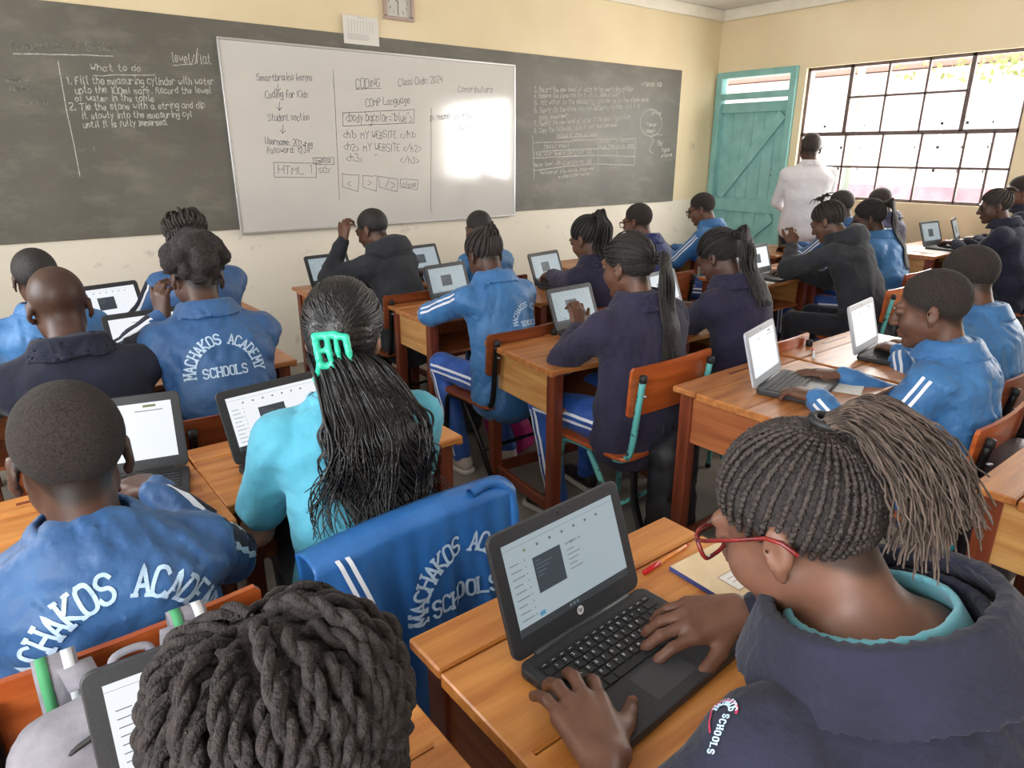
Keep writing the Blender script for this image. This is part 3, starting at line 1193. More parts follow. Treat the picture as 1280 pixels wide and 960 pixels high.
ck = empty('wall_clock', (2.86, YF - 0.0, 2.475), 0, 'square silver-framed wall clock high above the whiteboard', 'clock')
SILV = mat('pinkish_silver', lin(196, 178, 172), 0.25, metallic=0.6)
for c, d in (((0, -0.02, 0.012), (0.25, 0.04, 0.024)), ((0, -0.02, 0.238), (0.25, 0.04, 0.024)), ((-0.113, -0.02, 0.125), (0.024, 0.04, 0.2)), ((0.113, -0.02, 0.125), (0.024, 0.04, 0.2))):
    obj('clock_rim', box_mesh(c, d, 0.006, 2), SILV, ck)
obj('clock_face', box_mesh((0, -0.008, 0.125), (0.205, 0.016, 0.205)), mat('clock_white', lin(206, 202, 194), 0.5), ck)
cl_i = []
for h in range(1, 13):
    a = R(90 - 30 * h)
    p, w = text_strokes(str(h), 0.016)
    for q in p:
        cl_i.append(q + [0.078 * math.cos(a) - w / 2 + .002, 0.125 + 0.078 * math.sin(a) - 0.008])
obj('clock_numerals', writing_mesh('num', [(cl_i, 0.003)], lambda V: np.stack([V[:, 0], np.full(len(V), -0.0166), V[:, 1]], -1)), mat('clock_grey', lin(120, 116, 112), 0.6), ck)
for a, l, w in ((R(150), 0.05, 0.005), (R(-92), 0.07, 0.0035)):
    m_ = MB().box((l / 2 * math.cos(a), -0.019, 0.125 + l / 2 * math.sin(a)), (l, 0.001, w), Matrix.Rotation(-a, 3, 'Y')).mesh('hand')
    obj('clock_hand', m_, RUBBER, ck)

# ------------------------------------------------------------------ outside, seen through the windows
M_OUT = mat('pale_plaster', lin(236, 226, 218), 0.8, lin(244, 236, 230), 2)
struct('ground_outside', box_mesh((22, 1, -0.15), (30, 60, 0.1)), mat('pale_pavement', lin(216, 208, 196), 0.9, lin(228, 222, 212), 2))
hb = empty('school_block', (17.5, 7, -0.1), 0, 'pale school block with barred windows across the sunny yard', 'building')
obj('wall', box_mesh((1.5, 0, 1.7), (3, 34, 3.4)), M_OUT, hb)
obj('plinth_band', box_mesh((-0.02, 0, 0.45), (0.06, 34, 0.9)), mat('pink_red_paint', lin(226, 130, 140), 0.7, lin(236, 150, 156), 3), hb)
obj('roof', box_mesh((1.2, 0, 3.5), (4.4, 35, 0.15)), mat('iron_roof', lin(190, 150, 140), 0.6), hb)
GL_D = mat('dim_far_glass', lin(184, 182, 182), 0.5)
for i in range(11):
    y = -14 + i * 2.7
    f = obj('window', box_mesh((-0.01, y, 1.75), (0.05, 1.5, 1.1)), GL_D, hb)
    for k in range(4):
        obj('glazing_bar', box_mesh((-0.05, y - 0.75 + k * 0.5, 1.75), (0.04, 0.06, 1.1)), M_OUT, f)
    for k in range(3):
        obj('glazing_bar', box_mesh((-0.05, y, 1.25 + k * 0.5), (0.04, 1.5, 0.06)), M_OUT, f)
for i, y in enumerate((4.6, 5.4)):
    p = empty('veranda_post', (9.2, y, -0.1), 0, ('slim grey veranda post outside, the one nearer the door' if i else 'slim grey veranda post outside, the one nearer the tree'), 'post', 'veranda posts')
    obj('post_shaft', tube_mesh('post', [[(0, 0, 0), (0, 0, 1.5), (0, 0, 3.1)]], [0.045]), mat('grey_green_post', lin(150, 156, 146), 0.6), p)
    obj('post_foot', box_mesh((0, 0, 0.04), (0.2, 0.2, 0.08), 0.01), M_OUT, p)
tr = empty('tree', (12.6, 3.3, -0.1), 0, 'leafy green tree outside the window at the far right', 'tree')
obj('trunk', tube_mesh('trunk', [catmull([(0, 0, 0), (0.1, 0.05, 1.5), (-0.1, 0.0, 3.0), (0.1, 0.1, 4.6)], 5)], [np.linspace(0.2, 0.08, 16)]), mat('bark', lin(120, 96, 78), 0.9, lin(90, 70, 58), 8), tr)
nl = 7000
ct = np.clip(rng.normal(size=(nl, 3)), -2, 2) * [1.1, 1.1, 0.75] + [0, 0, 4.3]
a_ = rng.normal(size=(nl, 3)); a_ /= np.linalg.norm(a_, axis=1)[:, None]
b_ = np.cross(a_, rng.normal(size=(nl, 3))); b_ /= np.linalg.norm(b_, axis=1)[:, None]
s_ = rng.uniform(0.04, 0.085, (nl, 1))
V = np.stack([ct + a_ * s_, ct + b_ * s_ * .5, ct - a_ * s_, ct - b_ * s_ * .5], 1).reshape(-1, 3)
fo = obj('foliage', np_mesh('leaves', V, np.arange(nl * 4).reshape(-1, 4), smooth=False), mat('leaf', lin(140, 150, 84), 0.6, lin(190, 190, 130), 3), tr)
fo['kind'] = 'stuff'
# ------------------------------------------------------------------ desks
_MC = {}


def cm(key, fn):
    """cached mesh data, shared between alike pieces"""
    if key not in _MC:
        _MC[key] = fn()
    return _MC[key]


def desk(label, x, y, rz=0.0, w=0.66, d=0.52, h=0.75, top=None, panel=None, leg=None, group='wooden school desks'):
    """lidded wooden school desk; the pupil sits on its -Y side; x,y is the centre of the top"""
    top = top or W_TOP; panel = panel or W_PANEL; leg = leg or W_LEG
    t = empty('school_desk', (x, y, 0), R(rz), label, 'desk', group)
    hw, hd = w / 2, d / 2
    k = (w, d, h)
    obj('pencil_rail', cm(('rail',) + k, lambda: box_mesh((0, hd - 0.05, h - 0.011), (w, 0.10, 0.022), 0.004)), top, t)
    obj('pencil_groove', cm(('groove',) + k, lambda: box_mesh((0.05, hd - 0.045, h + 0.0004), (w * 0.3, 0.012, 0.0015))), W_LEG, t)
    for i, (a, b) in enumerate(((-hd + 0.0, -hd + 0.2), (-hd + 0.203, hd - 0.104))):
        obj('lid_board', cm(('lid', i) + k, lambda: box_mesh((0, (a + b) / 2, h - 0.012), (w, b - a, 0.022), 0.004)), top, t)
    for s in (-1, 1):
        obj('lid_edge', cm(('le', s) + k, lambda: box_mesh((s * (hw - 0.009), -0.052, h - 0.0145), (0.022, d - 0.106, 0.0275), 0.003)), top, t)
        obj('side_panel', cm(('sp', s) + k, lambda: box_mesh((s * (hw - 0.045), 0, h - 0.1175), (0.018, d - 0.13, 0.185), 0.002)), panel, t)
        obj('stretcher', cm(('st', s) + k, lambda: box_mesh((s * (hw - 0.047), 0, 0.12), (0.024, d - 0.13, 0.05), 0.003)), leg, t)
        for q in (-1, 1):
            obj('leg', cm(('leg', s, q) + k, lambda: box_mesh((s * (hw - 0.047), q * (hd - 0.045), (h - 0.025) / 2), (0.05, 0.05, h - 0.027), 0.004)), leg, t)
    obj('back_panel', cm(('bp',) + k, lambda: box_mesh((0, hd - 0.045, h - 0.1175), (w - 0.145, 0.018, 0.185), 0.002)), W_PANELR, t)
    obj('shelf', cm(('sh',) + k, lambda: box_mesh((0, -0.012, h - 0.2), (w - 0.11, d - 0.12, 0.012))), W_PANELR, t)
    obj('foot_rail', cm(('fr',) + k, lambda: box_mesh((0, hd - 0.045, 0.12), (w - 0.145, 0.024, 0.05), 0.003)), leg, t)
    return t


# ------------------------------------------------------------------ chairs
def chair(label, x, y, rz=0.0, tube=None, ply=None, back_h=0.80, w=0.40, group='plywood school chairs'):
    """tube-frame school chair facing +Y; x,y = seat centre"""
    tube = tube or TUBE_BLACK; ply = ply or W_PLYD
    c = empty('school_chair', (x, y, 0), R(rz), label, 'chair', group)
    sx = w / 2 - 0.035

    def fr(s):
        P = [(s * sx, -0.235, back_h - 0.035), (s * sx, -0.215, 0.62), (s * sx, -0.20, 0.50), (s * sx, -0.17, 0.445), (s * sx, -0.10, 0.428),
             (s * sx, 0.10, 0.428), (s * sx, 0.165, 0.41), (s * sx, 0.185, 0.36), (s * sx, 0.20, 0.18), (s * sx, 0.21, 0.012)]
        return tube_mesh('f', [catmull(P, 4)], [0.0125])
    for s in (-1, 1):
        obj('frame_tube', cm(('cf', s, back_h, w), lambda: fr(s)), tube, c)
        obj('rear_leg', cm(('crl', s, w), lambda: tube_mesh('rl', [[(s * sx, 0.02, 0.418), (s * sx, -0.1, 0.24), (s * sx, -0.235, 0.012)]], [0.0125])), tube, c)
        obj('tube_cap', cm(('cap', s, back_h, w), lambda: tube_mesh('cp', [[(s * sx, -0.2352, back_h - 0.05), (s * sx, -0.2362, back_h - 0.026)]], [0.0142])), RUBBER, c)
        for yy in (0.21, -0.235):
            obj('foot_cap', cm(('fc', s, yy, w), lambda: tube_mesh('fc', [[(s * sx, yy, 0.002), (s * sx, yy, 0.022)]], [0.0145])), RUBBER, c)
    obj('cross_tube', cm(('ct', w), lambda: tube_mesh('ct', [[(-sx, -0.12, 0.22), (0, -0.12, 0.22), (sx, -0.12, 0.22)]], [0.009])), tube, c)

    def curved(z0, z1, ya, dep, th):
        n = 9
        u = np.linspace(-1, 1, n)
        xs = u * w / 2
        ys = ya - dep * (1 - u * u)
        V, Q = [], []
        for (yo) in (0, th):
            for z in (z0, z0 + .012, z1 - .012, z1):
                ins = 0.01 if z in (z0, z1) else 0
                V += [(xx * (1 - ins / (w / 2)), yy + yo + (z - z0) * -0.06, z) for xx, yy in zip(xs, ys)]
        V = np.array(V)
        idx = lambda f, r, i: f * 4 * n + r * n + i
        for r in range(3):
            for i in range(n - 1):
                Q.append((idx(0, r, i), idx(0, r, i + 1), idx(0, r + 1, i + 1), idx(0, r + 1, i)))
                Q.append((idx(1, r, i), idx(1, r + 1, i), idx(1, r + 1, i + 1), idx(1, r, i + 1)))
            Q.append((idx(0, r, 0), idx(0, r + 1, 0), idx(1, r + 1, 0), idx(1, r, 0)))
            Q.append((idx(0, r, n - 1), idx(1, r, n - 1), idx(1, r + 1, n - 1), idx(0, r + 1, n - 1)))
        for i in range(n - 1):
            Q.append((idx(0, 0, i), idx(1, 0, i), idx(1, 0, i + 1), idx(0, 0, i + 1)))
            Q.append((idx(0, 3, i), idx(0, 3, i + 1), idx(1, 3, i + 1), idx(1, 3, i)))
        return np_mesh('back', V, np.array(Q), smooth=False)
    obj('backrest', cm(('cb', back_h, w), lambda: curved(back_h - 0.19, back_h, -0.203, 0.012, 0.012)), ply, c)
    obj('seat', cm(('cs', w), lambda: MB().slab(w - 0.01, 0.38, 0.014, 0.05, (0, -0.005, 0.441), 4, 0.003).mesh('seat')), ply, c)
    for s in (-1, 1):
        obj('rivet', cm(('rv', s, back_h, w), lambda: tube_mesh('rv', [[(s * sx, -0.235, back_h - 0.1), (s * sx, -0.2535, back_h - 0.1)]], [0.005])), STEEL, c)
    return c


# ------------------------------------------------------------------ laptops
LW, LD = 0.30, 0.206


def rect(b, x0, x1, z0, z1, y, mi):
    vs = [b.bm.verts.new(p) for p in ((x0, y, z0), (x1, y, z0), (x1, y, z1), (x0, y, z1))]
    f = b.bm.faces.new(vs)
    f.material_index = mi


def screen_mesh(kind):
    """page shown on the screen, in lid coordinates (x across, z up the lid, faces -Y)"""
    b = MB()
    x0, x1, z0, z1 = -0.128, 0.128, 0.032, 0.178
    y = -0.0005
    mats = [S_PAGE if kind in ('near', 'grey') else S_WHITE, S_DARKBOX, S_BAR, S_TEXT, S_BLUE, S_CODE, S_DOT]
    rect(b, x0, x1, z0, z1, y, 0)
    if kind == 'blank':
        rect(b, x0 + .19, x0 + .22, z1 - .012, z1 - .006, y - .0003, 6)
        rect(b, x0 + .17, x0 + .235, z1 - .022, z1 - .02, y - .0003, 3)
        rect(b, x0 + .08, x0 + .11, z1 - .022, z1 - .02, y - .0003, 3)
    else:
        rect(b, x0, x1, z0, z0 + 0.0125, y - .0003, 2)
        rect(b, x0, x1, z1 - .0095, z1 - .009, y - .0003, 3)
        for i in range(7):
            xx = x0 + 0.04 + i * 0.028
            rect(b, xx, xx + 0.005, z1 - .022, z1 - .018, y - .0003, 6 if i == 0 else 3)
        if kind == 'near':
            rect(b, -0.074, -0.012, 0.082, 0.140, y - .0003, 1)
            for i in range(5):
                rect(b, -0.07, -0.07 + 0.012 + 0.008 * ((i * 3) % 4), 0.132 - i * .006, 0.1332 - i * .006, y - .0006, 5)
        else:
            rect(b, -0.05, 0.025, 0.075, 0.135, y - .0003, 1)
            for i in range(4):
                rect(b, -0.045, -0.03 + 0.008 * ((i * 3) % 4), 0.127 - i * .007, 0.1285 - i * .007, y - .0006, 5)
        for i in range(9):
            zz = 0.142 - i * 0.011
            rect(b, x0 + .008, x0 + .026 + 0.004 * (i % 3), zz, zz + .0013, y - .0003, 3)
            rect(b, x0 + .038, x0 + .040, zz, zz + .002, y - .0003, 3)
        for i in range(5):
            rect(b, 0.0, 0.018 + .006 * ((i * 2) % 3), 0.124 - i * .008, 0.1252 - i * .008, y - .0003, 3)
        rect(b, x0 + .045, x0 + .057, 0.048, 0.055, y - .0003, 4)
        for i in range(3):
            rect(b, -0.02 + i * .008, -0.015 + i * .008, 0.036, 0.041, y - .0006, 5)
    me = b.mesh('screen')
    # faces must look towards -Y
    for p in me.polygons:
        pass
    for m in mats:
        me.materials.append(m)
    return me


def logo_mesh():
    b = MB()
    n = 20
    vs = [b.bm.verts.new((0.0075 * math.cos(2 * PI * i / n), -0.0006, 0.0215 + 0.0075 * math.sin(2 * PI * i / n))) for i in range(n)]
    b.bm.faces.new(vs)
    return b.mesh('logo')


def lid_mesh():
    b = MB()
    b.slab(LW, 0.200, 0.009, 0.016, (0, 0.100, 0), 5, 0.002)
    # stand it up: local y -> z, thickness behind
    return b.xf(Matrix(((1, 0, 0, 0), (0, 0, 1, 0), (0, 1, 0, 0), (0, 0, 0, 1)))).mesh('lid')


KEYROWS = [(14, 0.0085, 'esc'), (14, 0.0145, '`1234567890-='), (14, 0.0145, 'qwertyuiop[]'), (13, 0.0145, 'asdfghjkl;'), (12, 0.0145, 'zxcvbnm,./'), (7, 0.0145, '')]


def keys_layout():
    ks = []
    y = -0.026
    W = 0.262
    for r, (n, kh, leg) in enumerate(KEYROWS):
        if r == 5:
            ws = [0.03, 0.022, 0.022, 0.098, 0.022, 0.022, 0.046]
        elif r == 1:
            ws = [1] * 13 + [1.6]
        elif r == 2:
            ws = [1.5] + [1] * 13
        elif r == 3:
            ws = [1.8] + [1] * 11 + [1.9]
        elif r == 4:
            ws = [2.3] + [1] * 10 + [2.5]
        else:
            ws = [1] * n
        s = W / sum(ws)
        x = -W / 2
        for i, a in enumerate(ws):
            ks.append((x + a * s / 2, y - kh / 2, a * s - 0.0032, kh, r, i))
            x += a * s
        y -= kh + 0.0032
    return ks


def laptop(label, x, y, rz=0.0, tilt=22, kind='grey', z=0.75, near=False, silver=False, group='student laptops'):
    """clamshell laptop, x,y = hinge centre, user on the -Y side; tilt = lid lean back from vertical"""
    L = empty('laptop', (x, y, z), R(rz), label, 'laptop', group)
    shell = L_SILVER if silver else L_DARK
    base = obj('base', cm('lbase', lambda: MB().slab(LW, LD, 0.0165, 0.016, (0, -LD / 2, 0.0015), 5, 0.003).mesh('base')), L_DECK, L)
    for fx in (-0.12, 0.12):
        for fy in (-0.02, -0.18):
            obj('rubber_foot', cm(('lf', fx, fy), lambda: box_mesh((fx, fy, 0.0012), (0.03, 0.006, 0.0024))), RUBBER, base)
    obj('trackpad', cm('tp', lambda: box_mesh((0, -0.160, 0.0181), (0.095, 0.055, 0.0006), 0.0002)), mat('trackpad_grey', lin(58, 58, 62), 0.4), base)
    kb = obj('keyboard_well', cm('kw', lambda: box_mesh((0, -0.072, 0.01815), (0.27, 0.102, 0.0006))), L_KEY, base)
    if near:
        cache = {}
        leg = []
        for (kx, ky, kw, kh, r, i) in keys_layout():
            key = (round(kw, 4), kh)
            if key not in cache:
                cache[key] = box_mesh((0, 0, 0.0011), (kw, kh, 0.0022), 0.0006)
            obj('key', cache[key], L_KEY, kb, (kx, ky, 0.0184))
            lt = KEYROWS[r][2]
            j = i if r in (1,) else i - 1
            if 1 <= r <= 4 and 0 <= j < len(lt) and lt[j] in GLY:
                p, w = text_strokes(lt[j].upper() if lt[j].upper() in GLY else lt[j], 0.0048)
                for q in p:
                    leg.append(q + [kx - kw / 2 + .0028, ky + 0.0005])
            elif r == 0:
                leg.append(np.array([[kx - .0025, ky], [kx + .0025, ky]]))
        lg = obj('key_legends', writing_mesh('legends', [(leg, 0.0009)], lambda V: np.stack([V[:, 0], V[:, 1], np.full(len(V), 0.02078)], -1)), PRINT_W, kb)
        lg['kind'] = 'stuff'
        for k, (pw, py) in enumerate(((0.012, -0.03), (0.009, -0.05), (0.008, -0.065))):
            obj('port', box_mesh((-LW / 2, py, 0.009), (0.001, pw, 0.005)), RUBBER, base)
    else:
        def allkeys():
            b = MB()
            for (kx, ky, kw, kh, r, i) in keys_layout():
                b.box((kx, ky, 0.0194), (kw, kh, 0.0018))
            return b.mesh('keys')
        ko = obj('keys', cm('keys', allkeys), L_KEY, kb)
        ko['kind'] = 'stuff'
    obj('hinge_bar', cm('hb', lambda: tube_mesh('hb', [[(-0.11, 0.0, 0.016), (0, 0, 0.016), (0.11, 0.0, 0.016)]], [0.0065])), L_DARK, base)
    lid = obj('lid', cm('lid', lid_mesh), shell, L, (0, 0.002, 0.016), (R(-tilt), 0, 0))
    sm = cm(('scr', kind), lambda: screen_mesh(kind))
    sc = obj('screen', sm, None, lid)
    if near:
        h2 = []
        p, w = text_strokes('MY WEBSITE : H1', 0.0035)
        h2 += [q + [0.0, 0.134] for q in p]
        obj('page_heading', writing_mesh('hd', [(h2, 0.0008)], lambda V: np.stack([V[:, 0], np.full(len(V), -0.0011), V[:, 1]], -1)), S_TEXT, lid)
        lo = obj('brand_badge', logo_mesh(), PRINT_W, lid)
        lets = []
        for ch, ox in (('h', -0.0042), ('p', 0.0006)):
            p, w = text_strokes(ch, 0.0062, slant=0.25)
            lets += [q * [0.9, 1] + [ox, 0.0196] for q in p]
        obj('badge_letters', writing_mesh('hp', [(lets, 0.0011)], lambda V: np.stack([V[:, 0], np.full(len(V), -0.0009), V[:, 1]], -1)), L_DARK, lid)
    obj('webcam', cm('wc', lambda: box_mesh((0, -0.0005, 0.189), (0.004, 0.001, 0.004))), RUBBER, lid)
    return L


# ------------------------------------------------------------------ bags
def backpack(label, x, y, z, rz=0.0, w=0.30, h=0.40, d=0.14, m=None, m2=None, group='school backpacks', sag=0.0, seed=1, stripe=None, hang=0.0):
    """soft backpack, back panel towards +Y, bottom at z"""
    m = m or mat('black_nylon', lin(22, 22, 26), 0.6, lin(34, 34, 40), 12, bump=0.4, bscale=14)
    m2 = m2 or m
    t = empty('backpack', (x, y, z), R(rz), label, 'backpack', group)
    s = SDF()
    s.box((0, 0, h * 0.46), (w / 2, d / 2, h * 0.46), d * 0.38, k=0.02)
    s.ell((0, -0.005, h * 0.84), (w * 0.42, d * 0.42, h * 0.16), k=0.05)
    s.box((0, -d * 0.42, h * 0.27), (w * 0.38, d * 0.24, h * 0.2), d * 0.18, k=0.015)
    obj('bag_body', s.mesh(0.013, disp=wrinkle(seed, 26, 0.009), pad=0.012), m, t)
    P = []
    for q in (-1, 1):
        P.append(catmull([(q * 0.06, d / 2 + 0.005, h * 0.92), (q * 0.07, d / 2 + 0.03, h * 0.98 + hang), (q * 0.085, d / 2 + 0.055, h * 0.75), (q * 0.095, d / 2 + 0.045, h * 0.4), (q * 0.1, d / 2 - 0.01, h * 0.1)], 6))
    for p in P:
        W = np.array([(1, 0, 0)] * len(p)) * 0.022
        V = np.vstack([p - W, p + W])
        n = len(p)
        i = np.arange(n - 1)
        me = np_mesh('strap', V, np.stack([i, i + 1, n + i + 1, n + i], -1))
        o = obj('strap', me, m2, t)
        o.modifiers.new('thick', 'SOLIDIFY').thickness = 0.006
    obj('carry_loop', tube_mesh('loop', [catmull([(-0.03, d * 0.3, h * 0.97), (-0.02, d * 0.35, h * 1.04), (0.02, d * 0.35, h * 1.04), (0.03, d * 0.3, h * 0.97)], 5)], [0.006]), m2, t)
    zp = [catmull([(-w * 0.44, -d * 0.40, h * 0.5), (-w * 0.36, -d * 0.43, h * 0.86), (0, -d * 0.45, h * 0.965), (w * 0.36, -d * 0.43, h * 0.86), (w * 0.44, -d * 0.40, h * 0.5)], 6)]
    obj('zip', tube_mesh('zip', zp, [0.004]), RUBBER, t)
    if stripe:
        for k, (mm, z0, z1) in enumerate(stripe):
            obj('printed_band', box_mesh((0, -d * 0.55, (z0 + z1) / 2 * h), (w * 0.8, d * 0.16, (z1 - z0) * h), 0.004), mm, t)
    return t


def book(label, x, y, z, rz, w, d, h, m, page=None, group=None, name='exercise_book', lab=False):
    t = empty(name, (x, y, z), R(rz), label, 'book', group)
    pg = mat('page_white', lin(232, 230, 224), 0.85, lin(222, 220, 214), 80)
    obj('pages', box_mesh((0.001, 0, h / 2), (w - .004, d - .006, h * .8)), pg, t)
    obj('cover', box_mesh((0, 0, h - 0.0008), (w, d, 0.0016), 0.0006), m, t)
    obj('cover', box_mesh((0, 0, 0.0008), (w, d, 0.0016), 0.0006), m, t)
    obj('spine', box_mesh((-w / 2, 0, h / 2), (0.002, d, h), 0.0006), mat('spine_tape', lin(60, 70, 130), 0.6), t)
    if lab:
        obj('name_panel', box_mesh((0, 0.01, h + 0.0002), (0.085, 0.05, 0.0006)), pg, t)
        fr = [np.array([[-.0425, -.015], [.0425, -.015], [.0425, .035], [-.0425, .035], [-.0425, -.015]])]
        fr = [np.vstack([np.linspace(fr[0][i], fr[0][i + 1], 5) for i in range(4)])]
        fr += [np.array([[-.03, .02], [.03, .02]]), np.array([[-.03, .008], [.03, .008]])]
        obj('panel_outline', writing_mesh('ol', [(fr, 0.0014)], lambda V: np.stack([V[:, 0], V[:, 1], np.full(len(V), h + .0007)], -1)), mat('maroon_ink', lin(150, 70, 70), 0.7), t)
    return t


def paper(label, x, y, z, rz, w=0.15, d=0.21, group='loose sheets of paper'):
    t = empty('paper_sheet', (x, y, z), R(rz), label, 'paper', group)
    obj('sheet', box_mesh((0, 0, 0.001), (w, d, 0.0012)), mat('page_white', lin(232, 230, 224), 0.85, lin(222, 220, 214), 80), t)
    ru = [np.array([[-w * .42, yy], [w * .42, yy]]) for yy in np.linspace(-d * .42, d * .42, 14)]
    obj('ruled_lines', writing_mesh('rl', [(ru, 0.0007)], lambda V: np.stack([V[:, 0], V[:, 1], np.full(len(V), .0018)], -1)), mat('pale_blue_rule', lin(180, 196, 216), 0.8), t)
    return t
# ------------------------------------------------------------------ people
def rotm(yaw, pitch, roll):
    """columns right, forward, up; yaw left+, pitch down+, roll to the right+ (degrees)"""
    return np.array(Matrix.Rotation(R(yaw), 3, 'Z') @ Matrix.Rotation(R(-pitch), 3, 'X') @ Matrix.Rotation(R(roll), 3, 'Y'))


def f_ring(c, Rm, r0, r1, h, t, ax=1.05, gap=0.0):
    c = np.asarray(c, F); Rm = np.asarray(Rm, F)

    def f(P):
        q = (P - c) @ Rm
        rad = np.sqrt((q[:, 0] / ax)**2 + q[:, 1]**2)
        tt = np.clip((q[:, 2] + h / 2) / h, 0, 1)
        a = np.abs(rad - (r0 + (r1 - r0) * tt)) - t
        d = np.maximum(a, np.abs(q[:, 2]) - h / 2)
        if gap > 0:
            d = np.maximum(d, np.where(q[:, 1] > 0, gap - np.abs(q[:, 0]), -1))
        return d.astype(F)
    e = max(r0, r1) * ax + h
    return f, c - e, c + e


SK = {'dark': lin(60, 40, 32), 'mid': lin(80, 54, 43), 'brown': lin(98, 66, 51), 'warm': lin(106, 72, 56), 'light': lin(172, 132, 110), 'deep': lin(56, 36, 30)}
CR_C, CR_R = np.array([0, -.012, .035]), np.array([.073, .092, .083])


def zline(y):
    return np.interp(y, [-.11, -.07, -.03, .02, .05, .075, .1], [-.062, -.06, -.02, .012, .03, .062, .075])


def hand(s, W, fd, up, thumb, curl=(18, 32, 22), k=0.004, sc=1.0, spread=6, thumb_in=0.55, nails=False, lift=None):
    """five-fingered hand: wrist W, finger direction fd, back-of-hand normal up, thumb direction thumb"""
    fd = nrm(fd); up = nrm(np.asarray(up) - fd * (np.asarray(up) @ fd)); th = nrm(np.cross(up, fd))
    if th @ thumb < 0:
        th = -th
    W = np.asarray(W, float)
    offs = [.029, .0095, -.0105, -.029]
    fwdo = [.083, .088, .083, .073]
    segs = [(.040, .025, .020), (.044, .028, .021), (.041, .026, .020), (.032, .020, .018)]
    for i in range(4):
        kn = W + (fd * fwdo[i] + th * offs[i] + up * (.004 if i in (1, 2) else 0)) * sc
        s.cone(W + th * offs[i] * .55 * sc, kn, .0155 * sc, .0115 * sc, 0.010)
        a = 0.0
        p = kn
        sp = R(spread) * (1.2 - i * .8)
        dirv = nrm(fd * math.cos(sp) + th * math.sin(sp))
        rr = (.0098 if i < 3 else .0085) * sc
        lf = 0 if lift is None else lift[i]
        for j in range(3):
            a += R(curl[j] + (lf if j == 0 else 0))
            d = dirv * math.cos(a) - up * math.sin(a)
            q = p + d * segs[i][j] * sc
            s.cone(p, q, rr * (1 - .07 * j), rr * (1 - .07 * (j + 1)), k if j else 0.007)
            if nails and j == 2:
                nu = up * math.cos(a) + dirv * math.sin(a)
                Mx = np.stack([d, np.cross(nu, d), nu], -1)
                s.ell(q - d * .002 * sc + nu * rr * .72, (.0062 * sc, .0050 * sc, .0026 * sc), Mx, k=0.0008, tag=6)
            p = q
    p = W + (fd * .022 + th * .020 - up * .004) * sc
    d = nrm(fd * .70 + th * .70 - up * .22)
    for j, (l, r0, r1) in enumerate(((.043, .0155, .0125), (.032, .0122, .0105), (.026, .0105, .0085))):
        q = p + d * l * sc
        s.cone(p, q, r0 * sc, r1 * sc, 0.010 if j == 0 else k)
        if nails and j == 2:
            Mx = np.stack([d, np.cross(up, d), up], -1)
            s.ell(q - d * .003 * sc + nrm(up * .8 + th * .5) * .0072 * sc, (.0075 * sc, .006 * sc, .003 * sc), Mx, k=0.0008, tag=6)
        p = q
        d = nrm(d + fd * thumb_in - up * .10)
    # rounded palm
    s.seg(W - up * .004, W + (fd * .07 - up * .006) * sc, (.026 * sc, .015 * sc), (.036 * sc, .013 * sc), th, up, k=0.010)


def strip(bvh, pts, dirs, wd, w, base, lift=0.0025, nc=3):
    """ribbon of width w laid on a surface; pts near the surface, dirs outwards, wd across"""
    V, n = [], 0
    row = []
    for p, d, a in zip(pts, dirs, wd):
        pr = []
        for sg in np.linspace(-.5, .5, nc):
            o = Vector(p + np.asarray(a) * w * sg + np.asarray(d) * .25)
            h = bvh.ray_cast(o, Vector(-np.asarray(d)), 0.40)
            if h[0] is None:
                pr = None
                break
            pr.append(np.array(h[0]) + np.asarray(d) * lift)
        row.append(pr)
    V, Q = [], []
    last = None
    for pr in row:
        if pr is None:
            last = None
            continue
        i = len(V)
        V += pr
        if last is not None:
            Q += [(last + a_, last + a_ + 1, i + a_ + 1, i + a_) for a_ in range(nc - 1)]
        last = i
    if not Q:
        return None
    return np_mesh('strip', np.array(V) - base, np.array(Q))


def arch_strokes(r=0.115, h=0.034, w=None, t1='MACHAKOS ACADEMY', t2='SCHOOLS', span=178, drop=0.035):
    polys = []
    n = len(t1)
    for i, ch in enumerate(t1):
        if ch == ' ':
            continue
        a = R(90 + span / 2 - span * i / (n - 1))
        g = glyph_serif(ch, h)
        c, s_ = math.cos(a - PI / 2), math.sin(a - PI / 2)
        for p in g:
            q = p * [.74, 1] - [h * .25, 0]
            x = q[:, 0] * c - (q[:, 1] + r) * s_
            y = q[:, 0] * s_ + (q[:, 1] + r) * c
            polys.append(np.stack([x, y], -1))
    x = 0
    line = []
    for ch in t2:
        for p in glyph_serif(ch, h * .9):
            line.append(p * [.74, 1] + [x, 0])
        x += h * .9 * .68
    for p in line:
        polys.append(p + [-x / 2, drop * .0 - .012])
    return [densify(p, 0.006) for p in polys], w or h * .15


def densify(P, st):
    out = [P[:1]]
    for a, b in zip(P[:-1], P[1:]):
        k = max(1, int(np.linalg.norm(b - a) / st))
        out.append(a + (b - a) * (np.arange(1, k + 1) / k)[:, None])
    return np.vstack(out)


def glyph_serif(ch, h):
    g = [chaikin(p, 2 if ch in 'COSD' else 0) * h for p in GLY[ch]]
    for (x, y) in SERIF.get(ch, []):
        g.append(np.array([[x / 6 * h - h * .11, y / 6 * h], [x / 6 * h + h * .11, y / 6 * h]]))
    return g


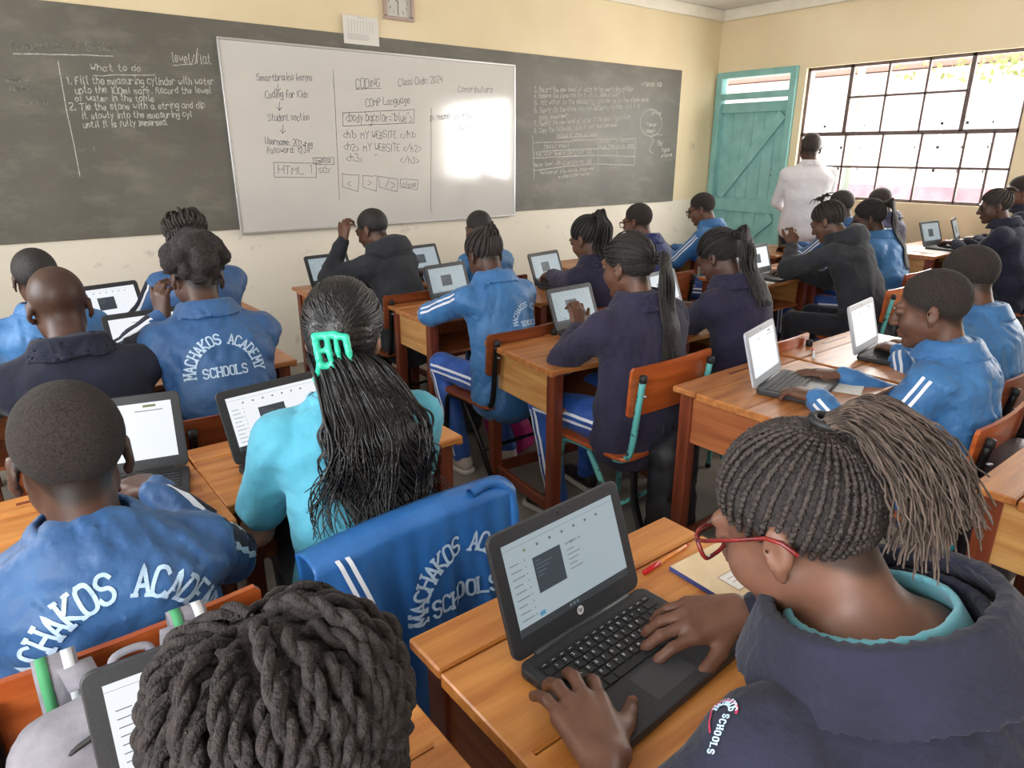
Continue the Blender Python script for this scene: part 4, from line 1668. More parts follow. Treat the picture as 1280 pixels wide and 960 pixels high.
def project_text(bvh, polys, w, c, right, up, fwd, base, lift=0.0022):
    V2, Q = ribbons(polys, w)
    P = []
    ok = []
    for u, v in V2:
        o = Vector(c + right * u + up * v - fwd * 0.35)
        h = bvh.ray_cast(o, Vector(fwd), 0.6)
        if h[0] is None:
            P.append((0, 0, 0)); ok.append(False)
        else:
            P.append(np.array(h[0]) - fwd * lift - base); ok.append(True)
    P = np.array(P); ok = np.array(ok)
    Q = Q[ok[Q].all(1)]
    e = np.linalg.norm(P[Q[:, 0]] - P[Q[:, 3]], axis=1)
    Q = Q[e < 0.03]
    return np_mesh('lettering', P, Q, smooth=False)


def ik(S, W, l1, l2, pole):
    v = W - S
    d = np.linalg.norm(v)
    if d > (l1 + l2) * 0.995:
        k = min(1.18, d / (l1 + l2) / 0.995)
        l1 *= k; l2 *= k
        if d > (l1 + l2) * 0.995:
            W = S + v / d * (l1 + l2) * 0.995
            d = (l1 + l2) * 0.995
    n = (W - S) / d
    a = np.clip((l1 * l1 - l2 * l2 + d * d) / (2 * d), -l1, l1)
    h = math.sqrt(max(l1 * l1 - a * a, 0))
    pp = pole - n * (pole @ n)
    return S + n * a + nrm(pp) * h, W


class Head:
    def __init__(s, top, yaw, hp, hr, hs):
        s.M = rotm(yaw, hp, hr)
        s.hs = hs
        s.c = np.asarray(top, float) - s.M @ (np.array([0, -.012, .118]) * hs)

    def w(s, l):
        return s.c + s.M @ (np.asarray(l, float) * s.hs)

    def surf(s, d, off=0.0):
        """point on the scalp in (unit) direction d"""
        d = nrm(d)
        return s.w(CR_C + CR_R * d + d * off)

    def root(s, phi):
        best = None
        for th in np.linspace(-1.2, 1.4, 80):
            d = np.array([math.sin(phi) * math.cos(th), math.cos(phi) * math.cos(th), math.sin(th)])
            p = CR_C + CR_R * d
            e = abs(p[2] - zline(p[1]))
            if best is None or e < best[0]:
                best = (e, d)
        return best[1]


def head_sdf(s, H, nb, detail, neck=0.050, glare=None, child=False):
    w, hs, M = H.w, H.hs, H.M
    s.ell(w(CR_C), CR_R * hs, M, k=0.01)
    s.ell(w((0, .030, -.030)), np.array([.060, .062, .082]) * hs, M, k=0.03)
    for q in (-1, 1):
        s.cone(w((q * .038, .008, -.050)), w((q * .014, .066, -.092)), .022 * hs, .018 * hs, 0.02)
        s.ell(w((q * .037, .058, -.030)), np.array([.026, .027, .030]) * hs, M, k=0.02)
    s.ell(w((0, .076, -.093)), np.array([.021, .016, .015]) * hs, M, k=0.012)
    s.cone(w((-.034, .081, .027)), w((.034, .081, .027)), .012 * hs, .012 * hs, 0.012)
    s.cone(w((0, .092, .012)), w((0, .110, -.026)), .008 * hs, .0125 * hs, 0.010)
    for q in (-1, 1):
        s.ell(w((q * .0125, .101, -.030)), np.array([.010, .012, .009]) * hs, M, k=0.006)
        s.ell(w((q * .031, .098, .006)), np.array([.017, .013, .010]) * hs, M, k=0.008, sub=True)
        s.ell(w((q * .031, .083, .004)), np.array([.0125, .0115, .0115]) * hs, M, k=0.003, tag=3)
        s.ell(w((q * .031, .084, .009)), np.array([.0150, .0125, .0100]) * hs, M, k=0.004)
        s.ell(w((q * .032, .092, .028)), np.array([.018, .0055, .004]) * hs, M, k=0.003, tag=5)
        ear = M @ np.array(Matrix.Rotation(R(q * -20), 3, 'Z') @ Matrix.Rotation(R(12), 3, 'X'))
        s.ell(w((q * .078, -.010, -.006)), np.array([.0080, .0180, .0280]) * hs, ear, k=0.006)
        s.ell(w((q * .074, -.001, -.034)), np.array([.0075, .009, .011]) * hs, M, k=0.006)
        s.ell(w((q * .0875, -.005, -.004)), np.array([.0065, .0105, .0180]) * hs, ear, k=0.006, sub=True)
    s.ell(w((0, .0915, -.056)), np.array([.023, .0115, .0065]) * hs, M, k=0.004, tag=2)
    s.ell(w((0, .0895, -.068)), np.array([.020, .0115, .0070]) * hs, M, k=0.004, tag=2)
    s.cone(w((0, -.026, -.045)), nb, neck * hs, neck * 1.1 * hs, 0.02)


def hair_cap(H, t, res, top_extra=0.0, disp=None, low=0.0, cutf=True, back=0.0):
    s = SDF()
    s.ell(H.w(CR_C + [0, -back, top_extra * .5]), (CR_R + [t, t + back, t + top_extra * .5]) * H.hs, H.M, k=0.01)
    M, c, hs = H.M.astype(F), H.c.astype(F), H.hs

    def cut(P):
        q = (P - c) @ M / hs
        return ((zline(q[:, 1]) - low - q[:, 2]) * 0.8 * hs).astype(F)
    def dd(P):
        q = (P - c) @ M / hs
        a = np.clip(1 - (q[:, 2] - zline(q[:, 1]) + low) / .05, 0, 1)
        o = (a * a * (t + .0005)).astype(F)
        return o + (disp(P) if disp is not None else 0)
    return s.mesh(res, disp=dd, pad=0.012, cut=cut if cutf else None, name='hair')


def arc(H, d0, d1, off, n=14, bulge=0.0):
    d0, d1 = nrm(d0), nrm(d1)
    om = math.acos(float(np.clip(d0 @ d1, -1, 1)))
    P = []
    for t in np.linspace(0, 1, n):
        d = (math.sin((1 - t) * om) * d0 + math.sin(t * om) * d1) / (math.sin(om) + 1e-9)
        P.append(H.surf(d, off + bulge * math.sin(PI * t)))
    return np.array(P)


def twist(P, r, turns, seg=None):
    """two strands wound round a path"""
    P = np.asarray(P)
    n = len(P)
    T = np.gradient(P, axis=0)
    T /= np.linalg.norm(T, axis=1)[:, None] + 1e-9
    u = nrm(np.cross(T[0], (.2, .5, .84)))
    out = []
    U = np.zeros_like(P)
    for i in range(n):
        u = nrm(u - T[i] * (u @ T[i])); U[i] = u
    Wv = np.cross(T, U)
    ph = np.linspace(0, turns * 2 * PI, n) + random.uniform(0, 6)
    for k in (0, PI):
        out.append(P + (U * np.cos(ph + k)[:, None] + Wv * np.sin(ph + k)[:, None]) * r * .5)
    return out


ALLP = {}


def person(label, top, yaw=0, lean=15, hp=22, hy=0, hr=0, hs=1.0, bw=1.0, outfit='track', hair='short', tone='mid', kb=None,
           handL=None, handR=None, res=0.0092, jres=0.0125, tres=0.024, text=False, textc=0.60, text_dx=0.0, stand=False, knee=(0.40, 0.02), foot=0.0, seed=1, cloth_m=None,
           pants=None, glasses=None, side=0.0, hunch=0.03, trousers=True, hairm=None, key=None, nails=False, collar_m=None, tail=None, stripes=True,
           shoe_m=None, hoff=0.13, text_r=0.105, text_h=0.034, bigcollar=False, shz=None, shf=0.005):
    top = np.asarray(top, float)
    B = rotm(yaw, 0, 0)
    rt, fw, up = B[:, 0], B[:, 1], B[:, 2]
    H = Head(top, yaw + hy, hp, hr, hs)
    l = R(lean + 8)
    pv = H.w((0, -.03, -.05))
    nb = pv - (up * math.cos(l) + fw * math.sin(l)) * 0.085
    pz = 0.93 if stand else 0.535
    pel = nb - up * (nb[2] - pz) - fw * math.tan(R(lean)) * (nb[2] - pz) - rt * side
    base = np.array([pel[0], pel[1], 0.0])
    tup = nrm(nb - pel)
    tfw = nrm(np.cross(tup, rt))
    spine = lambda f: pel + (nb - pel) * f - tfw * hunch * math.sin(PI * min(max(f, 0), 1))
    T = empty('person', base, 0, label, 'person')
    col = SK[tone]
    colors = {0: col, 1: tuple(min(1, c * 1.5) for c in col[:3]) + (1,), 2: (col[0] * 1.05, col[1] * .88, col[2] * .92, 1), 3: (col[0] * .45, col[1] * .45, col[2] * .45, 1), 4: lin(20, 14, 12),
              5: (col[0] * .25, col[1] * .25, col[2] * .25, 1), 6: (min(1, col[0] * 1.9), min(1, col[1] * 1.8), min(1, col[2] * 1.75), 1)}
    bare = outfit == 'tshirt'
    # ---------------- arms
    l1, l2 = 0.275, 0.245
    shz = shz or 0.078
    S = {q: nb - tup * shz + rt * q * (0.148 * bw) + tfw * shf for q in (-1, 1)}
    arms = {}
    for q, hd in ((-1, handL), (1, handR)):
        if hd is None:
            k = np.array([kb[0], kb[1], 0.0]) if kb is not None else pel + fw * 0.42
            Wt = np.array([k[0], k[1], 0.0]) + rt * q * 0.075 - fw * 0.075 + up * 0.80
            hd = dict(w=Wt)
        Wt = np.asarray(hd['w'], float)
        pole = hd.get('pole', rt * q * 0.55 - up * 0.75 - fw * 0.25)
        E, Wt = ik(S[q], Wt, l1, l2, np.asarray(pole, float))
        fd = hd.get('fd', nrm((Wt - E) * [1, 1, 0.1]) * .4 + fw * .6 - rt * q * .15 - up * .05)
        arms[q] = (E, Wt, nrm(fd), np.asarray(hd.get('up', up), float), hd)
    # ---------------- body: head, neck, trunk core, arms and hands in one surface
    s = SDF()
    head_sdf(s, H, nb - tup * 0.01, res, neck=0.047)
    s.cone(nb, spine(.5), .045, .05, 0.03)
    if bigcollar:
        s.ell(nb + tup * .0 - tfw * .002, (.094, .088, .026), np.stack([rt, tfw, tup], -1), k=.035)
    s.cone(spine(.5), pel, .05, .06, 0.03)
    for q in (-1, 1):
        E, Wt, fd, hu, hd = arms[q]
        ra = (.043, .037, .034, .024) if bare else (.030, .026, .027, .0235)
        s.cone(nb - tup * .05, S[q], .045, ra[0], 0.03)
        s.cone(S[q], E, ra[0], ra[1], 0.02)
        s.cone(E, E + (Wt - E) * .35, ra[1], ra[2] + .003, 0.015)
        s.cone(E + (Wt - E) * .35, Wt, ra[2] + .003, ra[3], 0.015)
        hand(s, Wt, fd, hu, hd.get('thumb', -rt * q), hd.get('curl', (20, 34, 24)), sc=hd.get('sc', 0.95), k=0.004, nails=nails, lift=hd.get('lift'), spread=hd.get('spread', 6), thumb_in=hd.get('thumb_in', .55))
    if not stand:
        for q in (-1, 1):
            s.cone(pel, pel + rt * q * .085, .06, .06, .03)
    hc_, hM_ = H.c.astype(F), H.M.astype(F)
    hcol = np.array(lin(30, 23, 21), F) if hair != 'none' else np.array([c_ * .62 for c_ in col[:3]] + [1], F)

    def paint(P_, C_):
        q_ = (P_ - hc_) @ hM_ / hs
        m_ = np.clip((q_[:, 2] - zline(q_[:, 1]) + .016) / .022, 0, 1)
        m_ = m_ * m_ * (3 - 2 * m_) * (np.linalg.norm(q_ - CR_C, axis=1) < .125) * (np.abs(q_[:, 0]) < .0755)
        m_ = (m_ * (.85 if hair != 'none' else .8))[:, None]
        return (C_ * (1 - m_) + hcol * m_).astype(F)
    bm_ = s.mesh(res, name='body', colors=colors, paint=paint)
    obj('body', shift_mesh(bm_, base), SKIN, T)
    # ---------------- legs
    legs = []
    for q in (-1, 1):
        hip = pel + rt * q * 0.085 * bw
        if stand:
            kn = hip - up * 0.44 + fw * 0.02
            an = np.array([hip[0], hip[1], 0.085]) + rt * q * .015 - fw * .02
        else:
            kn = hip + fw * knee[0] + rt * q * (0.03 + knee[1]) - up * 0.015
            an = np.array([kn[0], kn[1], 0.085]) + fw * (foot if np.isscalar(foot) else foot[(q + 1) // 2]) - rt * q * 0.01
        legs.append((hip, kn, an))
    pm = pants or (C_PANTS if outfit in ('track',) else C_PANTSD)
    if trousers:
        s = SDF()
        s.seg(pel - up * 0.02, pel + tup * 0.06, (.150 * bw, .115), (.140 * bw, .105), rt, tfw, k=.03)
        for hip, kn, an in legs:
            s.cone(hip - up * 0.012 + fw * .02, kn, .074 * bw, .062, .03)
            s.cone(kn, an, .062, .048, .02)
        tm = s.mesh(tres, disp=wrinkle(seed + 50, 30, 0.006), pad=0.008, name='trousers')
        tb = bvh_of(tm)
        tr_o = obj('trousers', shift_mesh(tm, base), pm, T)
        if pm is C_PANTS:
            for q, (hip, kn, an) in zip((-1, 1), legs):
                for dz in (-.014, .014):
                    pts, ds, wd = [], [], []
                    o = rt * q
                    for t in np.linspace(.1, .98, 14):
                        pts.append(hip + (kn - hip) * t + up * dz); ds.append(o); wd.append(up)
                    m_ = strip(tb, pts, ds, wd, .012, base)
                    if m_:
                        obj('side_stripe', m_, C_WSTRIPE, tr_o)
                    pts, ds, wd = [], [], []
                    sd = nrm(an - kn)
                    for t in np.linspace(.05, .98, 14):
                        pts.append(kn + (an - kn) * t + fw * dz); ds.append(o); wd.append(fw)
                    m_ = strip(tb, pts, ds, wd, .012, base)
                    if m_:
                        obj('side_stripe', m_, C_WSTRIPE, tr_o)
        sm = shoe_m or mat('black_shoe', lin(24, 24, 26), 0.5, lin(36, 36, 40), 30)
        for q, (hip, kn, an) in zip((-1, 1), legs):
            d = nrm(fw + rt * q * .12)
            s = SDF()
            s.cone([an[0], an[1], .075], np.array([an[0], an[1], 0]) + d * .05 + up * .06, .044, .040, .02)
            s.seg(np.array([an[0], an[1], .045]) - d * .03, np.array([an[0], an[1], .038]) + d * .15, (.038, .036), (.040, .026), np.cross(d, up), up, k=.02)
            c0 = np.array([0, 0, 0.018])
            so = obj('shoe', shift_mesh(s.mesh(0.010 if tres < .02 else .016, name='shoe', cut=lambda P: (0.012 - P[:, 2]).astype(F)), base), sm, T)
            b = MB().slab(.086, .275, .018, .040, (0, 0, 0.002), 5, .003)
            an_ = math.atan2(-d[0], d[1])
            b.xf(Matrix.Translation(Vector(np.array([an[0], an[1], 0]) + d * .062 - base)) @ Matrix.Rotation(an_, 4, 'Z'))
            obj('sole', b.mesh('sole'), mat('white_sole', lin(214, 210, 204), 0.7), so)
    # ---------------- upper garment
    cm_ = cloth_m or {'track': C_BLUE, 'navy': C_NAVY, 'hoodie': C_BLACK, 'tshirt': C_CYAN, 'shirt': C_WHITE}[outfit]
    s = SDF()
    g = {'tshirt': -.006, 'shirt': -.002}.get(outfit, .004)
    hem = -.07 if not stand else -.02
    s.seg(pel + tup * hem, spine(.16), ((.176 + g) * bw, .140 + g), ((.158 + g) * bw, .126 + g), rt, tfw, k=.01)
    s.seg(spine(.16), spine(.45), ((.158 + g) * bw, .126 + g), ((.150 + g) * bw, .118 + g), rt, tfw, k=.03)
    s.seg(spine(.45), spine(.76), ((.150 + g) * bw, .118 + g), ((.160 + g) * bw, .116 + g), rt, tfw, k=.03)
    s.seg(spine(.76), spine(.92), ((.160 + g) * bw, .112 + g), ((.105 + g) * bw, .080 + g), rt, tfw, k=.03)
    for q in (-1, 1):
        E, Wt, fd, hu, hd = arms[q]
        s.cone(nb - tup * .062 + rt * q * .025, S[q], .058 + g, .057 + g, .04)
        if bare:
            s.cone(S[q], S[q] + (E - S[q]) * .72, .060, .058, .025)
        else:
            s.cone(S[q], E, .060 + g, .053 + g, .025)
            Wc = Wt - nrm(Wt - E) * (.012 + hd.get('pull', 0))
            s.cone(E, Wc - nrm(Wt - E) * .035, .053 + g, .040 + g, .02)
            s.cone(Wc - nrm(Wt - E) * .03, Wc, .034 + g, .034 + g, .008)
    cs = SDF()
    cup = nrm(tup * .75 + up * .25)
    Rc = np.stack([rt, nrm(np.cross(cup, rt)), cup], -1)
    cfw = Rc[:, 1]
    if bigcollar:
        s.cone(nb - cup * .005 - cfw * .006, nb + cup * .14 - cfw * .006, .094, .104, .012, sub=True)
    if outfit == 'track':
        cs.add(f_ring(nb + cup * .010 - cfw * .004, Rc, .092, .069, .075, .0065), 0)
        cs.add(f_ring(nb + cup * .014 - cfw * .006, Rc, .106, .077, .055, .0065, gap=.03), .004)
    elif outfit == 'navy' and bigcollar:
        cs.add(f_ring(nb + cup * .002 - cfw * .010, Rc, .112, .106, .060, .007), 0)
        cs.add(f_ring(nb + cup * .022 - cfw * .016, Rc, .152, .114, .066, .009, ax=1.10, gap=.045), .002)
    elif outfit == 'navy':
        cs.add(f_ring(nb + cup * .012 - cfw * .004, Rc, .094, .074, .070, .006), 0)
        cs.add(f_ring(nb + cup * .012 - cfw * .008, Rc, .120, .083, .065, .006, gap=.03), .004)
    elif outfit == 'hoodie':
        cs.ell(nb - cfw * .085 - cup * .012, (.128, .060, .090), Rc, k=.02)
        cs.add(f_ring(nb + cup * .016 - cfw * .022, Rc, .118, .098, .070, .014), .03)
    elif outfit == 'shirt':
        cs.add(f_ring(nb + cup * .020, Rc, .078, .062, .050, .005), 0)
        cs.add(f_ring(nb + cup * .016 - cfw * .003, Rc, .094, .069, .045, .005), .004)
    else:
        cs.add(f_ring(nb - cup * .004, Rc, .092, .078, .030, .006), 0)
    amp = {'tshirt': .006, 'navy': .006, 'shirt': .006}.get(outfit, .010)
    wa, wb_ = wrinkle(seed, 34, amp, (1, 1, .7)), wrinkle(seed + 77, 75, amp * .45, (1, 1, .55))
    jm = s.mesh(jres, disp=lambda P_: wa(P_) + wb_(P_), pad=0.014, name='garment')
    jb = bvh_of(jm)
    colm = cs.mesh(.0042 if bigcollar else min(jres, .009), name='collar', disp=wrinkle(seed + 5, 40, .0015), pad=.006)
    jb_all = bvh_of2(jm, colm)
    nm = {'track': 'track_jacket', 'navy': 'fleece_sweater', 'hoodie': 'hooded_sweater', 'tshirt': 'tshirt', 'shirt': 'shirt'}[outfit]
    jo = obj(nm, shift_mesh(jm, base), cm_, T)
    obj('hood' if outfit == 'hoodie' else 'collar', shift_mesh(colm, base), cm_, jo)
    if outfit == 'navy' and collar_m:
        s = SDF()
        s.add(f_ring(nb + cup * .016 - cfw * .004, Rc, .100, .084, .046, .0045), .0)

        obj('tshirt_collar', shift_mesh(s.mesh(.0042, name='collar'), base), collar_m, T)
    if outfit == 'track' and stripes:
        for q in (-1, 1):
            E, Wt, fd, hu, hd = arms[q]
            for a, b in ((S[q], E), (E, Wt - nrm(Wt - E) * .03)):
                ax = nrm(b - a)
                o = nrm(rt * q + up * .35 - ax * ((rt * q + up * .35) @ ax))
                cr = np.cross(ax, o)
                ts = np.linspace(.02 if a is S[q] else .0, 1.0, 14)
                if stripes == 'panel':
                    m_ = strip(jb, [a + (b - a) * t for t in ts], [o] * 14, [cr] * 14, .062, base, .0015, 9)
                    if m_:
                        obj('sleeve_panel', m_, C_NAVY, jo)
                for dz in ((-.034, .034) if stripes == 'panel' else (-.011, .011)):
                    m_ = strip(jb, [a + (b - a) * t + cr * dz for t in ts], [o] * 14, [cr] * 14, .010, base)
                    if m_:
                        obj('sleeve_stripe', m_, C_WSTRIPE, jo)
    if text:
        polys, w = arch_strokes(r=text_r, h=text_h)
        c = spine(textc) + rt * text_dx
        lm = project_text(jb, polys, w, c, rt, tup, tfw, base)
        obj('back_lettering', lm, C_EMB, jo)['kind'] = 'stuff'
    # ---------------- hair
    hm = hairm or HAIR
    if hair == 'short':
        obj('hair', shift_mesh(hair_cap(H, .0052, min(res, .008), disp=wrinkle(seed + 9, 160, .0012)), base), hm, T)
    elif hair == 'stubble':
        obj('hair', shift_mesh(hair_cap(H, .0018, min(res, .005)), base), hm, T)
    elif hair == 'afro':
        s = SDF()
        for i in range(70):
            d = nrm(rng.normal(size=3) * [1, 1, .55] + [0, -.05, .70])
            s.ell(H.surf(d, .013 + .006 * rng.uniform()), np.array([.024, .024, .024]) * H.hs, H.M, k=.014)
        s.ell(H.w(CR_C + [0, 0, .03]), (CR_R + [.014, .012, .010]) * H.hs, H.M, k=.02)
        M, c = H.M.astype(F), H.c.astype(F)
        obj('hair', shift_mesh(s.mesh(.0045, disp=wrinkle(seed, 260, .004), pad=.01, cut=lambda P: ((zline(((P - c) @ M)[:, 1]) + .012 - ((P - c) @ M)[:, 2]) * .8).astype(F)), base), hm, T)
    elif hair in ('rows', 'twists_up', 'boxbraids', 'sleek'):
        if hair != 'sleek':
            obj('hair', shift_mesh(hair_cap(H, .004, min(res, .008)), base), hm, T)
        hair_fn = {'rows': hair_rows, 'twists_up': hair_spikes, 'boxbraids': hair_box, 'sleek': hair_sleek}[hair]
        hair_fn(T, H, base, hm, dict(nb=nb, pel=pel, tfw=tfw, tup=tup, rt=rt, fw=fw, jb=jb_all, spine=spine, tail=tail or {}, seed=seed, res=res))
    if glasses:
        make_glasses(T, H, base, glasses)
    ALLP[key or label] = dict(T=T, H=H, nb=nb, pel=pel, spine=spine, rt=rt, fw=fw, tup=tup, tfw=tfw, base=base, jb=jb, arms=arms, jo=jo)
    return ALLP[key or label]


def make_glasses(T, H, base, m):
    paths = []
    for q in (-1, 1):
        c = np.array([q * .034, .113, .002])
        pts = []
        for i in range(25):
            a = 2 * PI * i / 24
            ca, sa = math.cos(a), math.sin(a)
            k = (abs(ca)**3 + abs(sa)**3) ** (-1 / 3)
            pts.append(H.w(c + [ca * k * .027, -.006 * abs(ca * k) ** 2, sa * k * .019]))
        paths.append(np.array(pts))
        paths.append(np.array([H.w((q * .060, .107, .012)), H.w((q * .074, .085, .014)), H.w((q * .0815, .03, .013)), H.w((q * .083, -.005, .012)), H.w((q * .082, -.022, .004)), H.w((q * .080, -.034, -.012))]))
    paths.append(np.array([H.w((-.0085, .113, .008)), H.w((0, .117, .010)), H.w((.0085, .113, .008))]))
    o = obj('spectacles', tube_mesh('sp', [p - base for p in paths], [.0028] * len(paths), 6), m, T)
    lens = MB()
    for q in (-1, 1):
        vs = []
        for i in range(16):
            a = 2 * PI * i / 16
            ca, sa = math.cos(a), math.sin(a)
            k = (abs(ca)**3 + abs(sa)**3) ** (-1 / 3)
            vs.append(lens.bm.verts.new(H.w(np.array([q * .034 + ca * k * .0265, .113 - .006 * abs(ca * k) ** 2, .002 + sa * k * .0185])) - base))
        lens.bm.faces.new(vs)
    obj('lens', lens.mesh('lens'), GLASS, o)


def tail_paths(H, c, tie, n, length, rad, back, drift, jitter, hug=True, arch=False):
    """strands falling from a tie point down the back"""
    rt, tfw, tup, fw = c['rt'], c['tfw'], c['tup'], c['fw']
    P = []
    up = np.array([0, 0, 1.0])
    for i in range(n):
        a = rng.uniform(0, 2 * PI)
        r = math.sqrt(rng.uniform(0, 1))
        ex, ey = math.cos(a) * r * rad, math.sin(a) * r * rad
        L = length * rng.uniform(.86, 1.04)
        out = nrm(H.M @ np.array([0, -1, .15]) * .5 - fw * .6 - up * .12)
        p0 = tie + rt * ex * .35 + up * ey * .35
        p1 = tie + out * (.035 + back * .3) + rt * ex * .8 + up * (ey * .8 - .004)
        p2 = tie + out * (.04 + back) + rt * (ex * 1.2 + drift * .3) + tfw * ey * .6 - up * L * .3
        p3 = tie + out * (.03 + back * .8) + rt * (ex * 1.5 + drift * .7) + tfw * ey * .8 - up * L * .65
        p4 = tie + out * (.025 + back * .6) + rt * (ex * 1.5 + drift + rng.normal() * jitter) + tfw * ey * .8 - up * L
        if arch:
            out = nrm(-fw + up * .1 + rt * rng.normal() * .10)
            k = L / .2
            p0 = tie + rt * ex * .3 + up * ey * .3
            p1 = tie + out * .045 * k + rt * ex * .7 + up * (.016 + ey * .5)
            p2 = tie + out * .095 * k + rt * ex * 1.0 + up * (-.012 + ey * .8)
            p3 = tie + out * (.125 + .3 * ey) * k + rt * ex * 1.2 - up * (.050 * k - ey * .9)
            p4 = tie + out * (.140 + .9 * ey) * k + rt * (ex * 1.4 + rng.normal() * jitter) - up * (.110 * k * rng.uniform(.65, 1.2) - ey * .4)
        P.append(catmull([p0, p1, p2, p3, p4], 7))
        if arch:
            P[-1][4:] += np.cumsum(rng.normal(size=(len(P[-1]) - 4, 3)) * .0011, 0)
    if hug:
        bv = c['jb']
        for p in P:
            for j in range(len(p)):
                o = Vector(p[j] - tfw * .25)
                h = bv.ray_cast(o, Vector(tfw), .6)
                if h[0] is not None:
                    lim = (np.array(h[0]) - p[j]) @ tfw - .008
                    if lim < 0:
                        p[j] += tfw * lim
            for _ in range(4):
                o_ = p @ tfw
                m_ = o_.copy()
                m_[1:-1] = np.minimum(o_[1:-1], (o_[:-2] + o_[2:]) / 2)
                p += (m_ - o_)[:, None] * tfw
    return P


def hair_rows(T, H, base, hm, c):
    """braided rows gathered into a tail of thin braids"""
    t = c['tail']
    td = nrm(t.get('tie', (0, -.85, .35)))
    N = t.get('rows', 34)
    paths, rad = [], []
    ns = t.get('rowseg', 16)
    for i in range(N):
        phi = 2 * PI * (i + .5) / N
        d0 = H.root(phi)
        if d0 @ td > .93:
            continue
        p = arc(H, d0, td, t.get('rowoff', .005), ns, .003)
        if ns > 30:
            p += rng.normal(size=p.shape) * .0004
        paths.append(p)
        rad.append(t.get('rowr', .0048) * H.hs * (1 + (.22 * np.sin(np.arange(ns) * 1.9 + i) if ns > 30 else 0)) * np.linspace(1.0, .8, ns))
    V, Q = tubes([p - base for p in paths], rad, 6)
    obj('braid_rows', np_mesh('rows', V, Q), t.get('rowm', hm), T)
    tie = H.surf(td, .012)
    n = t.get('n', 46)
    P = tail_paths(H, c, tie, n, t.get('len', .34), t.get('rad', .03), t.get('back', .03), t.get('drift', 0), t.get('jit', .015), t.get('hug', True), t.get('arch', False))
    V, Q = tubes([p - base for p in P], [np.linspace(1, .6, len(p)) * t.get('r', .0045) for p in P], 4)
    obj('braid_tail', np_mesh('tail', V, Q), t.get('tailm', hm), T)
    td_w = nrm(H.M @ td)
    e1 = nrm(np.cross(td_w, (.3, .1, .9))); e2 = np.cross(td_w, e1)
    V, Q = tubes([np.array([tie + (e1 * math.cos(a) + e2 * math.sin(a)) * .012 * (t.get('rad', .03) / .03) + td_w * .002 - base for a in np.linspace(0, 2 * PI, 14)])], [.005], 6)
    obj('hair_tie', np_mesh('tie', V, Q), RUBBER, T)


def hair_spikes(T, H, base, hm, c):
    td = nrm((0, .05, 1))
    paths, rad = [], []
    for i in range(22):
        d0 = H.root(2 * PI * (i + .5) / 22)
        p = arc(H, d0, td, .005, 14, .004)
        paths.append(p); rad.append(np.full(len(p), .0065))
    tie = H.surf(td, .010)
    for i in range(26):
        a = rng.uniform(0, 2 * PI)
        l_ = rng.uniform(.05, .095)
        o = np.array([math.cos(a), math.sin(a), 0]) * rng.uniform(.3, 1.0)
        q = np.array([tie, tie + H.M @ (o * .012 + [0, 0, .02]), tie + H.M @ (o * l_ * .6 + [0, 0, .035]), tie + H.M @ (o * l_ + [0, 0, .03 - .02 * rng.uniform()])])
        p = catmull(q, 4)
        paths.append(p); rad.append(np.linspace(.006, .002, len(p)))
    V, Q = tubes([p - base for p in paths], rad, 6)
    obj('twists', np_mesh('twists', V, Q), hm, T)


def hair_box(T, H, base, hm, c):
    """loose box braids / twists falling all round the head"""
    t = c['tail']
    n, r, L, two = t.get('n', 60), t.get('r', .008), t.get('len', .13), t.get('two', False)
    up = np.array([0, 0, 1.0])
    g = (1 + 5 ** .5) / 2
    paths, rad = [], []
    for i in range(n):
        z = 1 - (i + .5) / n * t.get('cover', 1.05)
        ph = 2 * PI * i / g + .3
        rr = math.sqrt(max(0, 1 - z * z))
        d = np.array([math.cos(ph) * rr, math.sin(ph) * rr, z])
        pl = CR_C + CR_R * d
        if pl[2] < zline(pl[1]) + .004:
            continue
        hor = nrm(np.array([d[0], d[1] - .18, 0.0]))
        end = nrm(np.array([hor[0], hor[1], -.10]))
        if end[1] > .45:                                   # over the forehead: sweep to the sides
            end = nrm(np.array([math.copysign(.9, d[0] + .01), .42, -.1]))
        lay = t.get('lay', .012) * (0.35 + max(0, z)) + r
        p = arc(H, d, end, r * .8, 10, lay)
        e = p[-1]
        od = nrm(H.M @ end)
        L_ = L * rng.uniform(.8, 1.1)
        f = catmull([e, e + od * .006 - up * L_ * .35, e + od * .004 - up * L_ * .7 + rng.normal(size=3) * .004, e - up * L_ + rng.normal(size=3) * .008], 6)[1:]
        p = np.vstack([p, f])
        p[1:-1] += rng.normal(size=(len(p) - 2, 3)) * t.get('jit', .0016)
        p = catmull(p, 3 if two else 1)
        k = np.linspace(0, 1, len(p))
        rr_ = r * (1 - .35 * k)
        if two:
            ln = np.linalg.norm(np.diff(p, axis=0), axis=1).sum()
            p = catmull(p[::3], 4)
            for q in twist(p, r, ln / (r * 4.6)):
                paths.append(q); rad.append(np.linspace(1, .7, len(q)) * r * .66)
        else:
            paths.append(p); rad.append(rr_ * (1 + .12 * np.sin(np.arange(len(p)) * 2.1)))
    V, Q = tubes([p - base for p in paths], rad, 5)
    obj('braids', np_mesh('braids', V, Q), hm, T)
